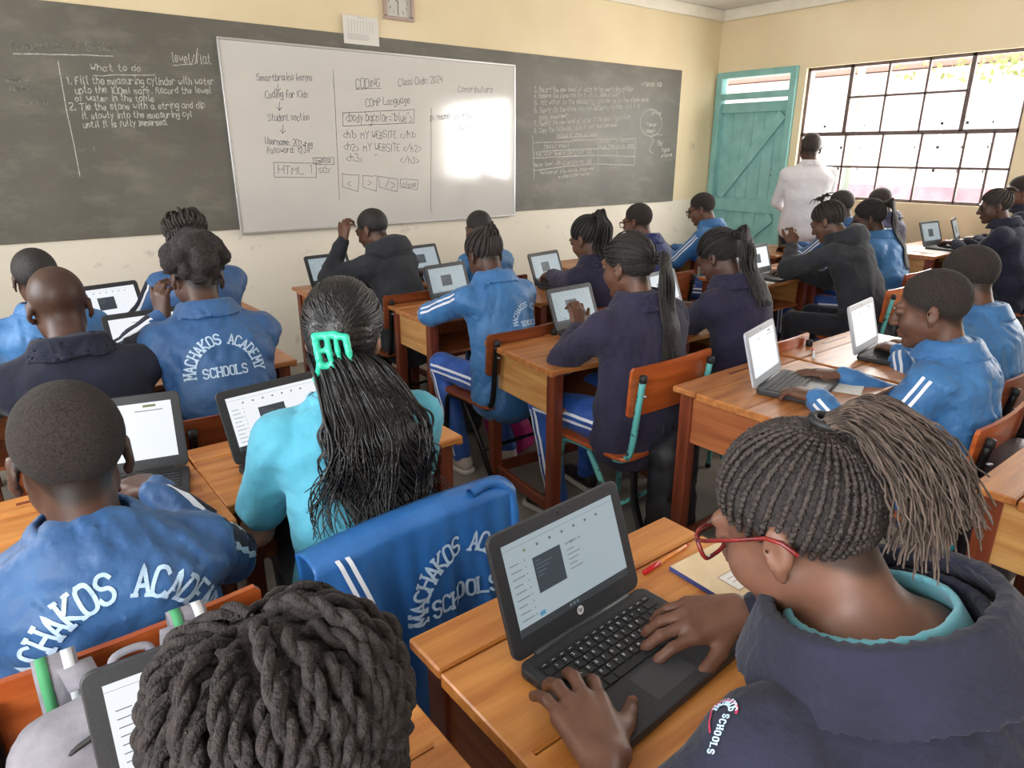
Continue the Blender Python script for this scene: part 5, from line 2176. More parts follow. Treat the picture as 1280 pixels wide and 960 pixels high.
def hair_sleek(T, H, base, hm, c):
    """smooth straight hair half gathered by a clip, long wavy locks over the back"""
    up = np.array([0, 0, 1.0])
    sd = SDF()
    sd.ell(H.w(CR_C + [0, -.003, .003]), (CR_R + [.011, .012, .014]) * H.hs, H.M, k=.01)
    sd.ell(H.w((0, -.048, -.022)), np.array([.070, .060, .075]) * H.hs, H.M, k=.04)
    M_, c_, hs = H.M.astype(F), H.c.astype(F), H.hs

    def cut(P):
        q = (P - c_) @ M_ / hs
        return (np.maximum(np.interp(q[:, 1], [-.05, -.01, .02, .05, .075, .1], [-.2, -.03, .0, .03, .062, .075]) - q[:, 2], -1) * .8 * hs).astype(F)
    hmesh = sd.mesh(.0045, disp=wrinkle(5, 60, .002), pad=.012, cut=cut)
    obj('hair', shift_mesh(hmesh, base), hm, T)
    tie = H.w((-.008, -.112, -.038))
    paths, rad = [], []
    for i in range(320):
        ph = rng.uniform(0, 2 * PI)
        d0 = nrm(H.root(ph) + rng.normal(size=3) * .05)
        if rng.uniform() < .6:
            d0 = nrm(np.array([math.sin(ph) * rng.uniform(.2, 1), math.cos(ph) * .8, rng.uniform(.1, 1)]))
        if d0[1] < -.6:
            continue
        e = nrm(np.array([rng.normal() * .22 - .05, -.93, -.22]))
        p = arc(H, d0, e, .0125, 16, .004)
        q = tie + H.M @ np.array([rng.normal() * .014, .004, rng.uniform(-.01, .03)])
        p = catmull(np.vstack([p[::3], p[-1:] * .45 + q * .55 + (p[-1:] - H.c) * .04, q]), 4)
        paths.append(p); rad.append(np.full(len(p), rng.uniform(.0018, .0032)))
    V, Q = tubes([p - base for p in paths], rad, 4)
    obj('combed_hair', np_mesh('combed', V, Q), hm, T)
    rt, tfw = c['rt'], c['tfw']
    paths, rad = [], []
    nb = c['nb']
    for i in range(500):
        u = np.clip(rng.normal() * .55, -1.1, 1.1)
        s0 = H.w((u * .060 - .005, -.088 + .03 * abs(u) + .010 * rng.normal(), -.045 + .035 * rng.uniform() - .02 * abs(u)))
        L = rng.uniform(.30, .43) * (1 - .14 * abs(u))
        ph = round(u * 4 + rng.normal() * .35) * 1.7
        tgt = nb - tfw * .12 + rt * (u * .095 + .030)
        P_ = [s0, s0 * .6 + tgt * .4 - tfw * .035, tgt - up * .03]
        for k in range(1, 7):
            a = k / 6
            wv = math.sin(ph + k * 1.05) * .017 * (.4 + a)
            P_.append(tgt - up * (.03 + a * (L - .1)) + rt * (u * .045 * a + wv + .015 * a + rng.normal() * .004) - tfw * (.010 * math.sin(k * 1.3 + ph)))
        P_ = catmull(P_, 5)
        bv = c['jb']
        lift = rng.uniform(.004, .045)
        for j in range(3, len(P_)):
            h = bv.ray_cast(Vector(P_[j] - tfw * .3), Vector(tfw), .6)
            if h[0] is not None:
                lim = (np.array(h[0]) - P_[j]) @ tfw - lift
                P_[j] += tfw * (lim if lim < 0 else lim * min(1, max(0, (j - 10) / 14)))
        paths.append(P_); rad.append(np.linspace(.0034, .0012, len(P_)) * rng.uniform(.7, 1.2))
    V, Q = tubes([p - base for p in paths], rad, 4)
    obj('long_locks', np_mesh('locks', V, Q), hm, T)
    # claw clip: slotted arched plate with prongs
    s = SDF()
    M = H.M @ np.array(Matrix.Rotation(R(-12), 3, 'Y'))
    f = lambda x, z: tie + M @ np.array([x, -.012 - .016 * (1 - (z / .045) ** 2), z])
    for x, z0, z1, r in ((-.030, -.020, .044, .0075), (-.006, -.040, .040, .0065), (.012, -.030, .036, .005), (.034, -.034, .030, .0075)):
        zs = np.linspace(z0, z1, 5)
        for a, b in zip(zs[:-1], zs[1:]):
            s.cone(f(x, a), f(x, b), r, r, .003)
    for (xa, za), (xb, zb), r in (((-.030, .044), (.012, .040), .009), ((.012, .038), (.034, .030), .008), ((-.030, -.020), (-.006, -.026), .008), ((-.006, -.042), (.034, -.036), .0095), ((-.030, .012), (-.006, .010), .006), ((.012, .004), (.012, .012), .006)):
        s.cone(f(xa, za), f(xb, zb), r, r, .003)
    s.cone(f(-.030, -.020), f(-.046, -.046), .009, .008, .004)
    s.cone(f(-.046, -.046), f(-.010, -.050), .009, .009, .004)
    obj('hair_clip', shift_mesh(s.mesh(.0032, name='clip'), base), mat('jade_plastic', lin(52, 196, 160), 0.3), T)


SPEC_RED = mat('tortoise_red_plastic', lin(78, 18, 20), 0.25, lin(120, 32, 30), 60)
SPEC_DK = mat('dark_wire', lin(50, 34, 34), 0.3)

# ------------------------------------------------------------------ desks
desk('golden varnished desk under the open laptop of the red-glasses wearer', .805, .62, 0, w=.68, d=.52, top=W_TOP2, panel=W_PANELR)
desk('desk corner at the bottom beside the head at the bottom edge', .07, .70, 0, w=.66, d=.48, top=W_TOP2)
desk('worn desk before the orange chair at left, beside the turquoise T-shirt', .02, 1.70, 0, w=.68, d=.44, top=W_TOP2)
desk('brown desk before the jade hair clip', .705, 1.76, 0, w=.68, d=.40, top=W_TOP2, panel=W_PANELR)
desk('desk in front of the dark navy sweater at the far left edge', -.06, 2.82, 0, w=.64, d=.40)
desk('desk in front of the head-on-hand blue jacket', .64, 2.83, 0, w=.64, d=.40)
desk('front-row desk at far left with a white-screened laptop', .16, 3.74, 0, w=.66, d=.44, panel=W_PANELR)
desk('front-row desk before the front-row blue jacket, left of the whiteboard', .84, 3.74, 0, w=.64, d=.44)
desk('front-row desk below the whiteboard where the front charcoal hoodie leans', 1.87, 3.95, 0, w=.66, d=.46, panel=W_PANELR)
desk('front-row desk right of the front charcoal hoodie', 2.57, 3.95, 0, w=.66, d=.46)
desk('desk with a pale side panel beside the bent bright blue tracksuit', 2.07, 3.08, -3, w=.66, d=.46)
desk('desk before the dark navy fleece reaching out', 2.78, 3.08, 0, w=.66, d=.46)
desk('pale-sided desk in the middle beside the mid-classroom faded navy fleece', 2.04, 2.11, -6, w=.68, d=.56)
desk('desk before the bowing faded navy fleece', 2.78, 2.12, 0, w=.66, d=.54)
desk('desk of the red-brown glasses wearer near the board', 3.72, 3.72, 0, w=.66, d=.46)
desk('desk of the blue jacket with wire glasses by the door', 4.62, 3.85, 0, w=.66, d=.46)
desk('desk under the laptop of the hand-at-brow charcoal hoodie', 4.17, 2.60, 0, w=.66, d=.46)
desk('desk before the blue jacket right of the hand-at-brow charcoal hoodie', 4.86, 2.60, 0, w=.66, d=.46)
desk('far desk next to the standing white shirt', 5.46, 3.27, 0, w=.62, d=.44)
desk('far desk against the window wall behind the blue jacket near the window', 6.22, 3.27, 0, w=.62, d=.44)
desk('tall red-brown desk under the window carrying two small laptops', 6.12, 2.24, 0, w=1.24, d=.46, h=.83)
desk('reddish desk under the silver laptop of the blue jacket in profile', 2.23, 1.22, 0, w=.66, d=.50, panel=W_PANELR)
desk('desk with the second silver laptop at the right', 2.92, 1.22, 0, w=.66, d=.50, panel=W_PANELR)
desk('desk with an orange leg at the lower right edge', 2.22, .25, 0, w=.68, d=.50)

# ------------------------------------------------------------------ laptops
laptop('open charcoal laptop in the foreground with a dark code box on its page', .718, .705, 3.5, 20, 'near', near=True).scale = (1.06, 1.06, 1.06)
laptop('laptop at the bottom left half hidden by the head at the bottom edge', .145, .765, -4, 18, 'white')
laptop('laptop with a white page beside the blue lettered jacket at left', .20, 1.85, -14, 16, 'blank')
laptop('laptop before the turquoise T-shirt, showing a black box', .59, 1.745, 6, 24, 'white')
laptop('laptop on the far-left front-row desk with a black box on white', .49, 3.68, 12, 20, 'white')
laptop('laptop partly hidden by the head-on-hand blue jacket', .50, 2.93, 4, 20, 'blank')
laptop('laptop left of the front charcoal hoodie below the whiteboard', 1.74, 3.98, 6, 22, 'grey')
laptop('laptop right of the front charcoal hoodie, below the whiteboard', 2.42, 4.0, 8, 22, 'grey')
laptop('laptop left of the bent bright blue tracksuit', 2.10, 3.20, 8, 18, 'grey')
laptop('laptop touched by the dark navy fleece reaching out', 2.86, 3.22, 10, 20, 'grey')
laptop('laptop on the pale-sided middle desk, tapped by the mid-classroom faded navy fleece', 2.20, 2.27, 3, 22, 'grey')
laptop('laptop seen between the two faded navy fleeces', 2.86, 2.28, 6, 22, 'grey')
laptop('laptop behind the red-brown glasses wearer', 3.86, 3.80, 4, 22, 'grey')
laptop('laptop with a bright white page left of the hand-at-brow charcoal hoodie', 4.20, 2.58, 4, 18, 'white')
laptop('silver laptop with a glaring screen nearest the blue jacket in profile', 2.20, 1.27, 14, 16, 'blank', silver=True)
laptop('silver laptop further right, beyond the blue jacket in profile', 2.89, 1.24, 8, 16, 'blank', silver=True)
laptop('small laptop under the window, the left of two', 6.02, 2.22, -4, 20, 'grey', z=.83)
laptop('small laptop under the window, the right of two', 6.46, 2.20, 14, 20, 'grey', z=.83)

# ------------------------------------------------------------------ chairs (seat centres)
CH_ = []


def seat_for(p, label, dy=0.06, rz=0.0, **k):
    b = p['pel'] + p['fw'] * dy
    return chair(label, b[0], b[1], rz, **k)


P = {}
# ---- foreground
P[1] = person('person in navy fleece and red glasses typing on the foreground laptop', (.712, .398, 1.238), 4, 24, 30, 0, 0, hs=1.0, bw=1.30, outfit='navy', hair='rows', tone='warm',
              handL=dict(w=(.522, .462, .802), fd=(.36, .92, -.02), curl=(10, 24, 18), spread=11, sc=1.13, pull=.07, pole=(-.9, -.2, -.4), lift=(0, -4, -2, -10), thumb_in=.2),
              handR=dict(w=(.900, .520, .814), fd=(-.86, .46, -.05), curl=(14, 30, 22), spread=9, sc=1.10, pull=.02, up=(-.15, -.25, 1), pole=(.9, -.3, -.4), thumb_in=.35, lift=(-6, 0, 6, 8)),
              res=.0050, jres=.0095, tres=.018, nails=True, glasses=SPEC_RED, hairm=HAIR_F, collar_m=C_COLLAR, seed=3, trousers=True, pants=C_PANTS,
              tail=dict(tie=(0, -.62, .78), rows=46, rowr=.0038, rowoff=.0042, rowseg=80, rowm=HAIR_B, tailm=HAIR_T, n=360, len=.19, rad=.040, r=.0016, jit=.02, hug=False, arch=True), key='p1', bigcollar=True, shz=.050, shf=.040)
P[2] = person('person at the bottom edge facing a laptop, seen from behind', (.150, .575, 1.122), 0, 12, 18, 0, 0, hs=1.22, outfit='track', hair='boxbraids', tone='mid', kb=(.145, .69),
              hairm=HAIR_F, res=.006, seed=4, tail=dict(n=116, r=.0082, len=.14, two=True, lay=.012, jit=.0012, cover=1.15), key='p2')
P[3] = person('person in blue lettered jacket seated on the orange chair at left', (.075, 1.36, 1.172), -4, 1, 16, 6, 3, hs=1.12, bw=1.12, outfit='track', hair='short', tone='mid', kb=(.16, 1.73), stripes='panel', hairm=HAIR_C,
              res=.0055, jres=.009, text=True, textc=.57, text_dx=.02, seed=5, key='p3', text_r=.112, text_h=.042, hunch=.045)
P[4] = person('person in turquoise T-shirt wearing a jade hair clip, typing', (.665, 1.475, 1.262), -14, 12, 14, -16, 3, hs=1.02, bw=1.08, outfit='tshirt', hair='sleek', tone='light', kb=(.57, 1.67), hairm=HAIR_S,
              handR=dict(w=(.70, 1.66, .80)), handL=dict(w=(.52, 1.70, .80), pole=(-.45, -.5, -.8)), res=.0055, jres=.009, seed=6, key='p4', trousers=True)
P[5] = person('person in dark navy sweater seated at the far left', (.18, 2.45, 1.226), 0, 14, 20, 0, 0, hs=1.02, bw=1.12, outfit='navy', hair='none', tone='mid', kb=(-.02, 2.88), cloth_m=C_DARKNAVY, seed=7, key='p5')
P[6] = person('person in light blue half hidden behind the dark navy sweater at far left', (.19, 3.30, 1.188), 0, 6, 16, 0, 0, outfit='track', hair='short', tone='mid', kb=(.30, 3.62), cloth_m=C_BLUE2, seed=8, key='p6')
P[7] = person('person in blue lettered jacket leaning the head on one hand', (.60, 2.50, 1.262), -4, 16, 24, 6, 6, bw=1.08, outfit='track', hair='afro', tone='mid', kb=(.60, 2.9),
              handL=dict(w=(.49, 2.60, 1.00), fd=(.05, .1, 1), up=(-.8, -.4, 0), thumb=(0, 1, .2), pole=(-.8, .4, -.6), curl=(30, 45, 30)), hairm=HAIR_F, text=True, stripes='panel', textc=.62, seed=9, key='p7', res=.0066, jres=.0095, cloth_m=C_BLUE, text_r=.090, text_h=.032)
P[8] = person('person in blue jacket in the front row, beyond the one leaning on a hand', (.79, 3.42, 1.288), 0, 6, 24, 0, 0, outfit='track', hair='boxbraids', tone='mid', kb=(.62, 3.68), stripes='panel', hairm=HAIR_B, seed=10, key='p8',
              tail=dict(n=70, r=.0062, len=.07, lay=.012, jit=.0012, cover=1.0))
# ---- second block
P[9] = person('person in charcoal hoodie with a hand raised to the head below the whiteboard', (1.88, 3.75, 1.228), 14, 18, 24, 14, 4, outfit='hoodie', hair='short', tone='brown', kb=(1.74, 3.92),
              handL=dict(w=(1.70, 3.72, 1.07), fd=(.25, .05, 1), up=(-.9, -.3, .1), thumb=(0, 1, .2), pole=(-.5, .5, -.8), curl=(30, 50, 30)), seed=11, key='p9', res=.0066, pants=C_PANTSD)
P[10] = person('person in light blue jacket in the front row, just right of the charcoal hoodie', (2.62, 3.68, 1.190), 0, 8, 14, 0, 0, outfit='track', hair='short', tone='brown', kb=(2.42, 3.93), seed=12, key='p10', cloth_m=C_BLUE2)
P[11] = person('person in bright blue tracksuit bent over with a forearm on the desk', (1.90, 2.66, 1.198), -6, 12, 34, 0, 0, outfit='track', hair='rows', tone='mid', kb=(2.08, 3.10), cloth_m=C_BLUE2, text=True, textc=.55, text_dx=.08,
               handL=dict(w=(1.83, 2.98, .775), pole=(-.9, -.2, -.2)), seed=13, key='p11', res=.007, jres=.0095, tres=.013, foot=(-.18, -.22), hairm=HAIR_B, text_r=.07, text_h=.024,
               tail=dict(tie=(0, -.75, .6), rows=20, rowr=.008, n=18, len=.11, rad=.03, back=.0, r=.007, jit=.01), shoe_m=mat('pale_sneaker', lin(206, 196, 190), 0.7, lin(190, 176, 170), 30))
P[12] = person('person in dark navy fleece reaching for a laptop below the right blackboard', (2.62, 2.70, 1.220), 0, 10, 24, 6, 0, outfit='navy', hair='rows', tone='brown', kb=(2.84, 3.16), cloth_m=C_PURPLENAVY, seed=14, key='p12', res=.0066,
               tail=dict(tie=(0, -.72, .62), rows=30, n=44, len=.24, rad=.045, back=.03, r=.0055, jit=.02), handL=dict(w=(2.72, 3.06, .85), fd=(.3, .9, -.1), up=(-.2, 0, 1)))
P[13] = person('person in faded navy fleece on the teal-framed chair in mid classroom', (1.985, 1.80, 1.258), 0, 3, 12, 6, 0, hs=1.06, bw=1.30, outfit='navy', hair='rows', tone='brown', kb=(2.15, 2.17), cloth_m=C_PURPLENAVY, seed=15, key='p13',
               tail=dict(tie=(.05, -.96, -.22), rows=60, rowr=.0036, rowoff=.006, rowseg=32, n=80, len=.36, rad=.036, back=.02, r=.0046, jit=.012), pants=C_PANTS, res=.006, jres=.009, tres=.013, foot=(-.10, .02),
               handL=dict(w=(1.99, 2.06, .83), fd=(.25, .35, .9), up=(-.2, -.9, .3), thumb=(1, .1, .1), pole=(-.9, -.2, -.6), curl=(30, 45, 25)), handR=dict(w=(2.10, 2.06, .82)))
P[14] = person('person in royal blue sweater and red-brown glasses near the board', (3.60, 3.20, 1.219), 0, 12, 14, 12, 0, outfit='navy', hair='short', tone='warm', kb=(3.7, 3.62), cloth_m=cloth('royal_navy_sweater', lin(26, 36, 92), lin(34, 46, 106)), glasses=SPEC_RED, seed=16, key='p14', hairm=HAIR_C)
P[15] = person('person in blue jacket and wire glasses seated beside the door', (4.50, 3.37, 1.247), 10, 14, 20, 14, 0, outfit='track', hair='short', tone='warm', kb=(4.5, 3.72), cloth_m=C_BLUE2, glasses=SPEC_DK, text=True, textc=.6, seed=17, key='p15', hairm=HAIR_C)
P[16] = person('person in faded navy fleece bowing low, right of the mid-classroom teal chair', (2.62, 1.88, 1.214), 0, 12, 32, 4, 0, outfit='navy', hair='rows', tone='mid', kb=(2.82, 2.2), cloth_m=C_PURPLENAVY, seed=18, key='p16', jres=.0095, collar_m=C_WSTRIPE,
               tail=dict(tie=(0, -.96, .2), rows=56, rowr=.0036, rowoff=.006, rowseg=32, n=70, len=.32, rad=.04, back=.03, r=.005, jit=.012))
P[17] = person('person in charcoal hoodie with a hand at the brow, before the white shirt', (4.25, 2.24, 1.245), 6, 24, 30, 0, 4, bw=1.1, outfit='hoodie', hair='twists_up', tone='brown', kb=(4.2, 2.48), hairm=HAIR_B, seed=19, key='p17', res=.0066,
               handL=dict(w=(4.10, 2.33, .985), fd=(.45, .2, .85), up=(-.5, -.8, .1), thumb=(0, .6, .6), pole=(-.9, .2, -.5), curl=(25, 40, 30)))
P[18] = person('person in blue jacket directly right of the charcoal hoodie near the window', (4.86, 2.25, 1.239), 14, 14, 16, 10, 0, outfit='track', hair='rows', tone='mid', kb=(4.84, 2.55), cloth_m=C_BLUE2, seed=20, key='p18',
               tail=dict(tie=(0, -.9, .35), rows=40, rowr=.006, n=60, len=.45, rad=.04, back=.03, r=.006, jit=.01))
P[19] = person('person in blue just right of the standing white shirt', (5.45, 2.75, 1.265), 0, 6, 14, 0, 0, outfit='track', hair='short', tone='mid', kb=(5.45, 3.15), cloth_m=C_BLUE, seed=21, key='p19')
P[20] = person('person in slate navy fleece leaning forward against the window', (6.15, 2.79, 1.260), 0, 8, 24, 0, 0, outfit='navy', hair='stubble', tone='mid', kb=(6.2, 3.15), seed=22, key='p20', hairm=HAIR_B, cloth_m=cloth('slate_navy_fleece', lin(52, 54, 84), lin(66, 68, 98)))
P[21] = person('person in a white shirt and dark trousers standing by the door', (5.90, 3.30, 1.70), -45, 2, 8, 0, 0, hs=1.05, bw=1.22, outfit='shirt', hair='short', tone='mid', stand=True, seed=23, key='p21',
               handL=dict(w=(6.03, 3.56, 1.05), fd=(.75, -.2, 0)), handR=dict(w=(6.14, 3.42, 1.05), fd=(-.2, .75, 0)), hairm=HAIR_B)
P[22] = person('person in navy fleece working at small laptops under the window', (5.90, 1.84, 1.294), 12, 14, 14, 16, 0, outfit='navy', hair='rows', tone='mid', kb=(6.05, 2.12), seed=24, key='p22', hairm=HAIR_B, cloth_m=C_NAVY,
               tail=dict(tie=(0, -.6, .8), rows=26, rowr=.004, n=14, len=.05, rad=.016, back=.02, r=.005, jit=.01, hug=False), handL=dict(w=(5.98, 2.06, .89)), handR=dict(w=(6.12, 2.05, .89)))
P[23] = person('person in navy cut off by the right edge beside the window', (6.43, 1.85, 1.376), 10, 4, 10, 20, 0, outfit='navy', hair='short', tone='warm', kb=(6.44, 2.12), seed=25, handL=dict(w=(6.38, 2.05, .89)), handR=dict(w=(6.5, 2.05, .89)), key='p23', hairm=HAIR_C)
P[24] = person('person in blue jacket in profile typing on the nearest silver laptop', (2.33, .845, 1.203), 6, 6, 14, 8, 0, hs=1.03, outfit='track', hair='short', tone='brown', kb=(2.2, 1.17), cloth_m=C_BLUE2, seed=26, key='p24', res=.0055, jres=.009, hairm=HAIR_C,
               handR=dict(w=(2.42, 1.12, .775), fd=(-.5, .85, 0), curl=(6, 14, 10)), handL=dict(w=(2.08, 1.03, .79)))
P[25] = person('person in blue jacket with head bent at the further silver laptop', (2.95, .97, 1.214), 0, 6, 20, -12, 6, hs=1.04, bw=1.12, outfit='track', hair='short', tone='brown', kb=(2.92, 1.17), cloth_m=C_BLUE2, seed=27, key='p25', jres=.0095, hairm=HAIR_C)

P[26] = person('person beyond the right edge, only a striped blue knee in view', (1.80, .0, 1.22), 0, 8, 20, 0, 0, outfit='track', hair='short', tone='mid', kb=(2.0, .30), seed=28, key='p26', tres=.014, knee=(.42, .05), text=False)

cl = {1: 'chair of the foreground typist', 2: 'chair under the head at the bottom edge', 3: 'orange plywood chair of the blue lettered jacket at left, bag on its back',
      4: 'chair draped with a blue lettered jacket', 5: 'chair of the dark navy sweater at far left', 6: 'chair of the half-hidden light blue jacket at far left', 7: 'dark plywood chair behind the head-on-hand blue jacket',
      8: 'chair of the front-row blue jacket at left', 9: 'chair behind the front charcoal hoodie', 10: 'chair of the front-row light blue jacket', 11: 'black-legged chair of the bent bright blue tracksuit',
      12: 'chair of the dark navy fleece reaching out', 13: 'teal-framed chair with an orange back under the mid-classroom faded navy fleece', 14: 'chair of the red-brown glasses wearer', 15: 'chair of the wire-glasses wearer by the door',
      16: 'teal-framed chair of the bowing faded navy fleece', 17: 'worn orange chair of the hand-at-brow charcoal hoodie', 18: 'chair with a purple bag behind the blue jacket near the window', 19: 'chair right of the standing white shirt',
      20: 'chair of the slate navy fleece against the window', 22: 'chair of the navy fleece at the window desk', 23: 'chair at the right edge beside the window', 24: 'chair of the blue jacket in profile', 25: 'brown chair beyond the blue jacket in profile at the right', 26: 'chair beyond the right edge under the striped blue knees'}
DY = {11: .09, 12: .09, 6: .08, 8: .06, 9: .07, 10: .08, 24: .07, 25: .07, 4: .05, 13: .05}
for i, lb in cl.items():
    k = dict(ply=W_PLYD)
    if i in (3, 13, 17, 16, 24):
        k['ply'] = W_PLY
    if i in (13, 16, 17):
        k['tube'] = TUBE_TEAL
    if i == 13:
        k.update(w=.46, back_h=.82)
    if i in (3, 4):
        k.update(w=.44, back_h=.82)
    CH_.append(seat_for(P[i], lb, DY.get(i, 0.035), rz=0 if i != 4 else 4, **k))
# ------------------------------------------------------------------ blue jacket draped over a chair back
def draped_jacket():
    c = CH_[3]
    t = empty('draped_jacket', c.location, c.rotation_euler.z, 'satin blue lettered jacket hung over the back of a chair', 'jacket')
    nu, nv = 72, 60
    top, w = 0.835, 0.475
    V = np.zeros((nv, nu, 3))
    for i in range(nv):
        s = i / (nv - 1)
        for j in range(nu):
            u = j / (nu - 1) * 2 - 1
            if s < .22:                      # in front of the backrest
                a = 1 - s / .22
                y, z = -0.188 + .02 * math.sin(3 * u) * a, top - a * .16
            elif s < .28:                    # over the top edge
                a = (s - .22) / .06
                y, z = -0.188 - a * .085, top + .012 * math.sin(PI * a)
            else:
                a = (s - .28) / .72
                fold = .012 * math.sin(u * 9 + 1.2 + a * 1.5) + .008 * math.sin(u * 17 - a * 2.5) + .006 * math.sin(u * 31 + 2)
                y = -0.273 - .018 * a - (fold + .012) * min(1, a * 1.6) - .03 * math.exp(-((u + .72) / .2) ** 2) * math.sin(PI * min(1, a * 1.1))
                z = top - a * .46 - .012 * math.sin(u * 5 + .5) * a
            wid = w / 2 * (1 + .05 * math.sin(s * 5))
            if s >= .28:
                wid *= 1 + .06 * (s - .28)
            V[i, j] = (u * wid, y, z - .012 * u * u)
    I = np.arange(nv - 1)[:, None] * nu
    J = np.arange(nu - 1)[None]
    Q = np.stack([I + J, I + J + 1, I + nu + J + 1, I + nu + J], -1).reshape(-1, 4)
    me = np_mesh('drape', V.reshape(-1, 3), Q)
    bv = bvh_of(me)
    jo = obj('jacket_body', me, C_SATIN, t)
    md = jo.modifiers.new('thick', 'SOLIDIFY')
    md.thickness = .008
    md.offset = 1
    fw = np.array([0, 1.0, 0])
    polys, wd = arch_strokes(r=.102, h=.041, drop=0)
    obj('back_lettering', project_text(bv, polys, wd, np.array([.075, -.3, .632]), np.array([1.0, 0, 0]), np.array([0, 0, 1.0]), fw, np.zeros(3), .0105), C_EMB, jo)['kind'] = 'stuff'
    for x0 in (-.205, -.185):
        pts = [np.array([x0 + .03 * k, -.3, .83 - .11 * k]) for k in np.linspace(0, 1.0, 14)]
        m_ = strip(bv, pts, [np.array([0, -1.0, 0])] * 14, [np.array([1.0, 0, 0])] * 14, .009, np.zeros(3), .0105)
        if m_:
            obj('white_piping', m_, C_WSTRIPE, jo)
    # the collar folded at the top right
    V, Q = tubes([catmull([(.13, -.255, .842), (.19, -.25, .846), (.232, -.262, .822), (.240, -.275, .77), (.236, -.282, .70)], 6)], [.012], 8)
    obj('sleeve_fold', np_mesh('sf', V, Q), C_SATIN, t)


draped_jacket()

# ------------------------------------------------------------------ bags
NYL = mat('black_nylon', lin(22, 22, 26), 0.6, lin(34, 34, 40), 12, bump=0.4, bscale=14)
GREYB = mat('grey_bag_cloth', lin(120, 118, 126), 0.75, lin(136, 132, 140), 30, bump=0.2, bscale=60)
GREENB = mat('green_print', lin(70, 150, 100), 0.7)
NAVYB = mat('navy_print', lin(56, 66, 104), 0.7)
WHITEB = mat('white_print_cloth', lin(204, 206, 208), 0.7)
BROWNB = mat('dark_plum_nylon', lin(50, 42, 48), 0.5, lin(74, 66, 72), 12, bump=0.4, bscale=18)
PURP = mat('purple_nylon', lin(76, 48, 122), 0.6, lin(94, 62, 142), 14, bump=0.3)
PINK = mat('magenta_nylon', lin(186, 30, 116), 0.55, lin(204, 46, 132), 14, bump=0.3)


def on_chair(i, label, dz=.30, dx=0.0, **k):
    c = CH_[i]
    q = c.location
    return backpack(label, q.x + dx, q.y - .245 - k.get('d', .14) / 2 - .055, dz, 0, **k)


order = list(cl.keys())
b3 = on_chair(order.index(3), 'grey school bag with green and navy bands hung behind the blue lettered jacket at left', .46, .0, w=.33, h=.385, d=.12, m=GREYB, m2=GREYB, seed=31, stripe=[(GREENB, .70, .74), (NAVYB, .66, .70)])
for sx in (-.09, .09):
    for k, (mm, wd) in enumerate(((GREYB, .055), (GREENB, .014), (WHITEB, .014))):
        P_ = np.array([(0, .062, .26), (0, .075, .31), (0, .085, .375), (0, .105, .392), (0, .118, .377), (0, .120, .28)])
        P_ = catmull(P_, 5)
        x = sx + (0 if k == 0 else (-.016 if k == 1 else .016))
        lift = .0 if k == 0 else .002
        V = np.vstack([P_ + [x - wd / 2, -lift, lift], P_ + [x + wd / 2, -lift, lift]])
        n = len(P_); i_ = np.arange(n - 1)
        o = obj('shoulder_strap', np_mesh('ss', V, np.stack([i_, i_ + 1, n + i_ + 1, n + i_], -1)), mm, b3)
        o.modifiers.new('thick', 'SOLIDIFY').thickness = .004
backpack('black rucksack slung from the teal chair in the middle', 2.01, 1.52, .03, 8, w=.24, h=.50, d=.12, seed=32, hang=.05)
backpack('dark plum rucksack on the chair of the blue jacket in profile', 2.36, .545, .26, 0, w=.32, h=.46, d=.15, m=BROWNB, seed=33)
on_chair(order.index(25), 'black rucksack on the brown chair at the right', .28, .10, w=.30, h=.46, d=.15, seed=34)
on_chair(order.index(18), 'purple bag on the chair of the blue jacket near the window', .36, .04, w=.28, h=.42, d=.12, m=PURP, seed=35)
on_chair(order.index(17), 'black bag on the worn orange chair of the hand-at-brow charcoal hoodie', .25, .04, w=.28, h=.45, d=.13, seed=36)
backpack('black rucksack standing under the desk of the bent bright blue tracksuit', 2.02, 3.06, .0, 8, w=.30, h=.42, d=.14, seed=37)
on_chair(order.index(7), 'purple satchel hung on the dark chair of the head-on-hand blue jacket', .34, .08, w=.24, h=.40, d=.11, m=PURP, seed=39)
backpack('magenta bag on the floor under the desk beyond the pale-sided middle desk', 2.13, 2.67, 0.0, 20, w=.22, h=.42, d=.13, m=PINK, seed=40)

# ------------------------------------------------------------------ books, paper, pens, bottle
book('cream exercise book with a white name panel beside the foreground laptop', 1.065, .610, .75, -2, .175, .235, .010, mat('cream_card', lin(214, 190, 152), 0.7, lin(224, 202, 166), 20), lab=True)
pen = empty('red_pen', (.93, .752, .755), R(4), 'red capped ballpoint pen lying above the cream book', 'pen')
REDP = mat('red_plastic', lin(206, 24, 34), 0.3)
obj('pen_cap', tube_mesh('cap', [[(0, 0, 0), (.02, 0, 0), (.05, 0, 0)]], [.0052]), REDP, pen)
obj('pen_clip', box_mesh((.026, 0, .0062), (.036, .003, .0016), .0005), REDP, pen)
obj('pen_barrel', tube_mesh('bar', [[(.05, 0, 0), (.1, 0, 0), (.145, 0, 0)]], [.0038]), mat('amber_barrel', lin(226, 140, 70), 0.3), pen)
obj('pen_tip', tube_mesh('tip', [[(.145, 0, 0), (.152, 0, 0), (.158, 0, 0)]], [np.array([.0034, .002, .0008])]), REDP, pen)
paper('white sheet under the arm of the blue jacket in profile', 2.36, 1.12, .75, 20)
paper('white sheets under the laptop by the window', 5.78, 2.14, .83, 80, .18, .26)
paper('white sheet at the window desk, further right', 6.25, 2.10, .83, 70)
paper('papers beside the bright laptop of the hand-at-brow charcoal hoodie', 4.02, 2.50, .75, 30, .16, .22)
paper('white sheet on the desk before the dark navy sweater at far left', .26, 2.78, .75, 10)
pn = empty('marker_pen', (2.62, 1.33, .755), R(30), 'white and red marker lying between the two silver laptops', 'pen')
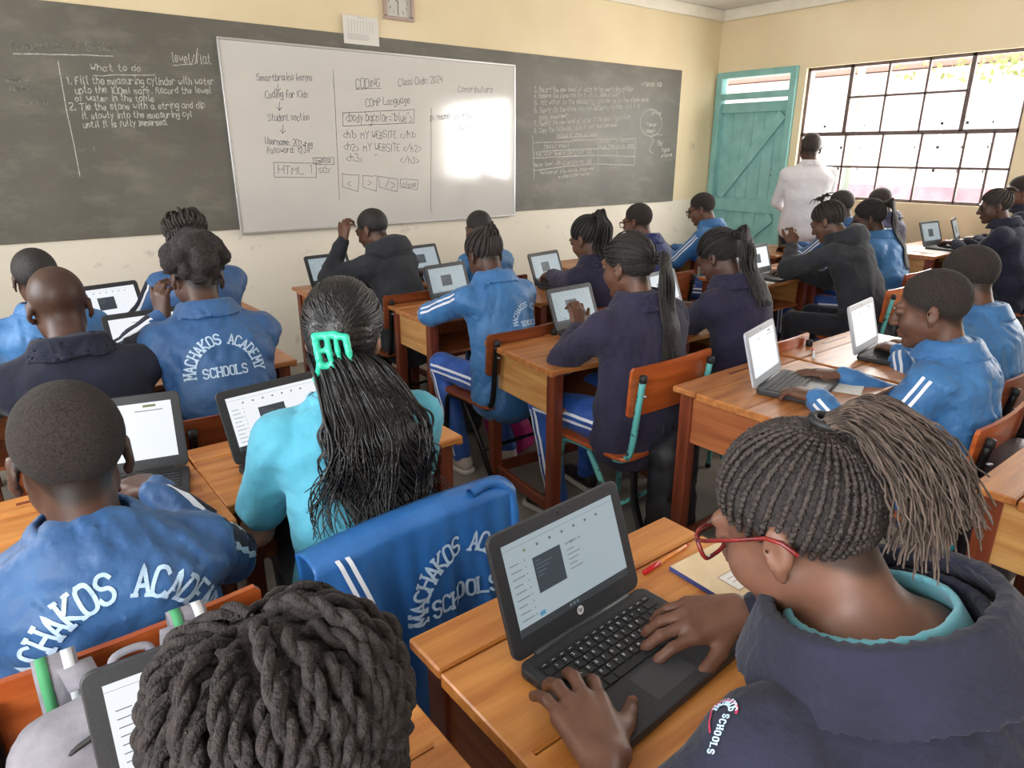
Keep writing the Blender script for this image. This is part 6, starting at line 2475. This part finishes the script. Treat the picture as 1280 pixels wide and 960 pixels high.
obj('marker_body', tube_mesh('mb', [[(0, 0, 0), (.05, 0, 0), (.10, 0, 0)]], [.006]), PRINT_W, pn)
obj('marker_cap', tube_mesh('mc', [[(.10, 0, 0), (.12, 0, 0), (.135, 0, 0)]], [.0065]), REDP, pn)

bt = empty('water_bottle', (2.13, .60, .26), 0, 'bottle with a turquoise lid tucked in a bag behind the foreground typist', 'bottle')
TURQ = mat('turquoise_plastic', lin(50, 170, 184), 0.35)
DKB = mat('smoky_plastic', lin(22, 30, 36), 0.3)
prof = lambda zr: tube_mesh('bt', [[(0, 0, z) for z, r in zr]], [np.array([r for z, r in zr])], 20)
obj('bottle_body', prof([(0, .030), (.01, .034), (.15, .034), (.17, .030)]), DKB, bt)
obj('lid_ring', prof([(.165, .032), (.17, .0345), (.182, .0345), (.186, .032)]), TURQ, bt)
obj('neck_band', prof([(.186, .030), (.2, .030), (.206, .029)]), DKB, bt)
obj('screw_lid', prof([(.206, .0305), (.21, .032), (.23, .030), (.245, .022), (.265, .013), (.27, .010)]), TURQ, bt)

# ------------------------------------------------------------------ crest embroidered on the navy fleece
def crest():
    p = ALLP['p1']
    bv = p['jb']
    loc, no, _, _ = bv.find_nearest(Vector((.489, .288, 1.015)))
    n = np.array(no); n = nrm(n)
    if n[2] < 0:
        n = -n
    u = nrm(np.array([.86, .33, .40]) - n * (np.array([.86, .33, .40]) @ n))     # towards the neck
    r = np.cross(u, n)
    c0 = np.array(loc)
    K_ = .78
    red = [densify(np.array([[.020 * math.cos(a), .018 + .016 * math.sin(a)] for a in np.linspace(-.1, PI + .1, 16)]), .004)]
    red.append(np.array([[-.020, .016], [-.016, .0], [-.010, -.012]]))
    wh = []
    for k, ch in enumerate('MACHAKOS'):
        a = R(165 - 150 * k / 7)
        for q in glyph_serif(ch, .010):
            q = q * [.7, 1] - [.0022, 0]
            b = a - PI / 2
            wh.append(np.stack([q[:, 0] * math.cos(b) - (q[:, 1] + .008) * math.sin(b) * 1.1, q[:, 0] * math.sin(b) + (q[:, 1] + .008) * math.cos(b) + .018], -1))
    for k, ch in enumerate('SCHOOLS'):
        for q in glyph_serif(ch, .009):
            q = q * [.7, 1]
            wh.append(np.stack([q[:, 1] * .9 + .004 - .003 * k * .6, .012 - k * .0075 - q[:, 0]], -1))
    for nm, ps, w, m in (('crest_outline', red, .0026, mat('crimson_thread', lin(176, 40, 74), .7)), ('crest_letters', wh, .0015, C_EMB)):
        o = obj(nm, project_text(bv, [densify(q * K_, .004) for q in ps], w, c0, r, u, -n, p['base'], .0025), m, p['jo'])
        o['kind'] = 'stuff'


crest()
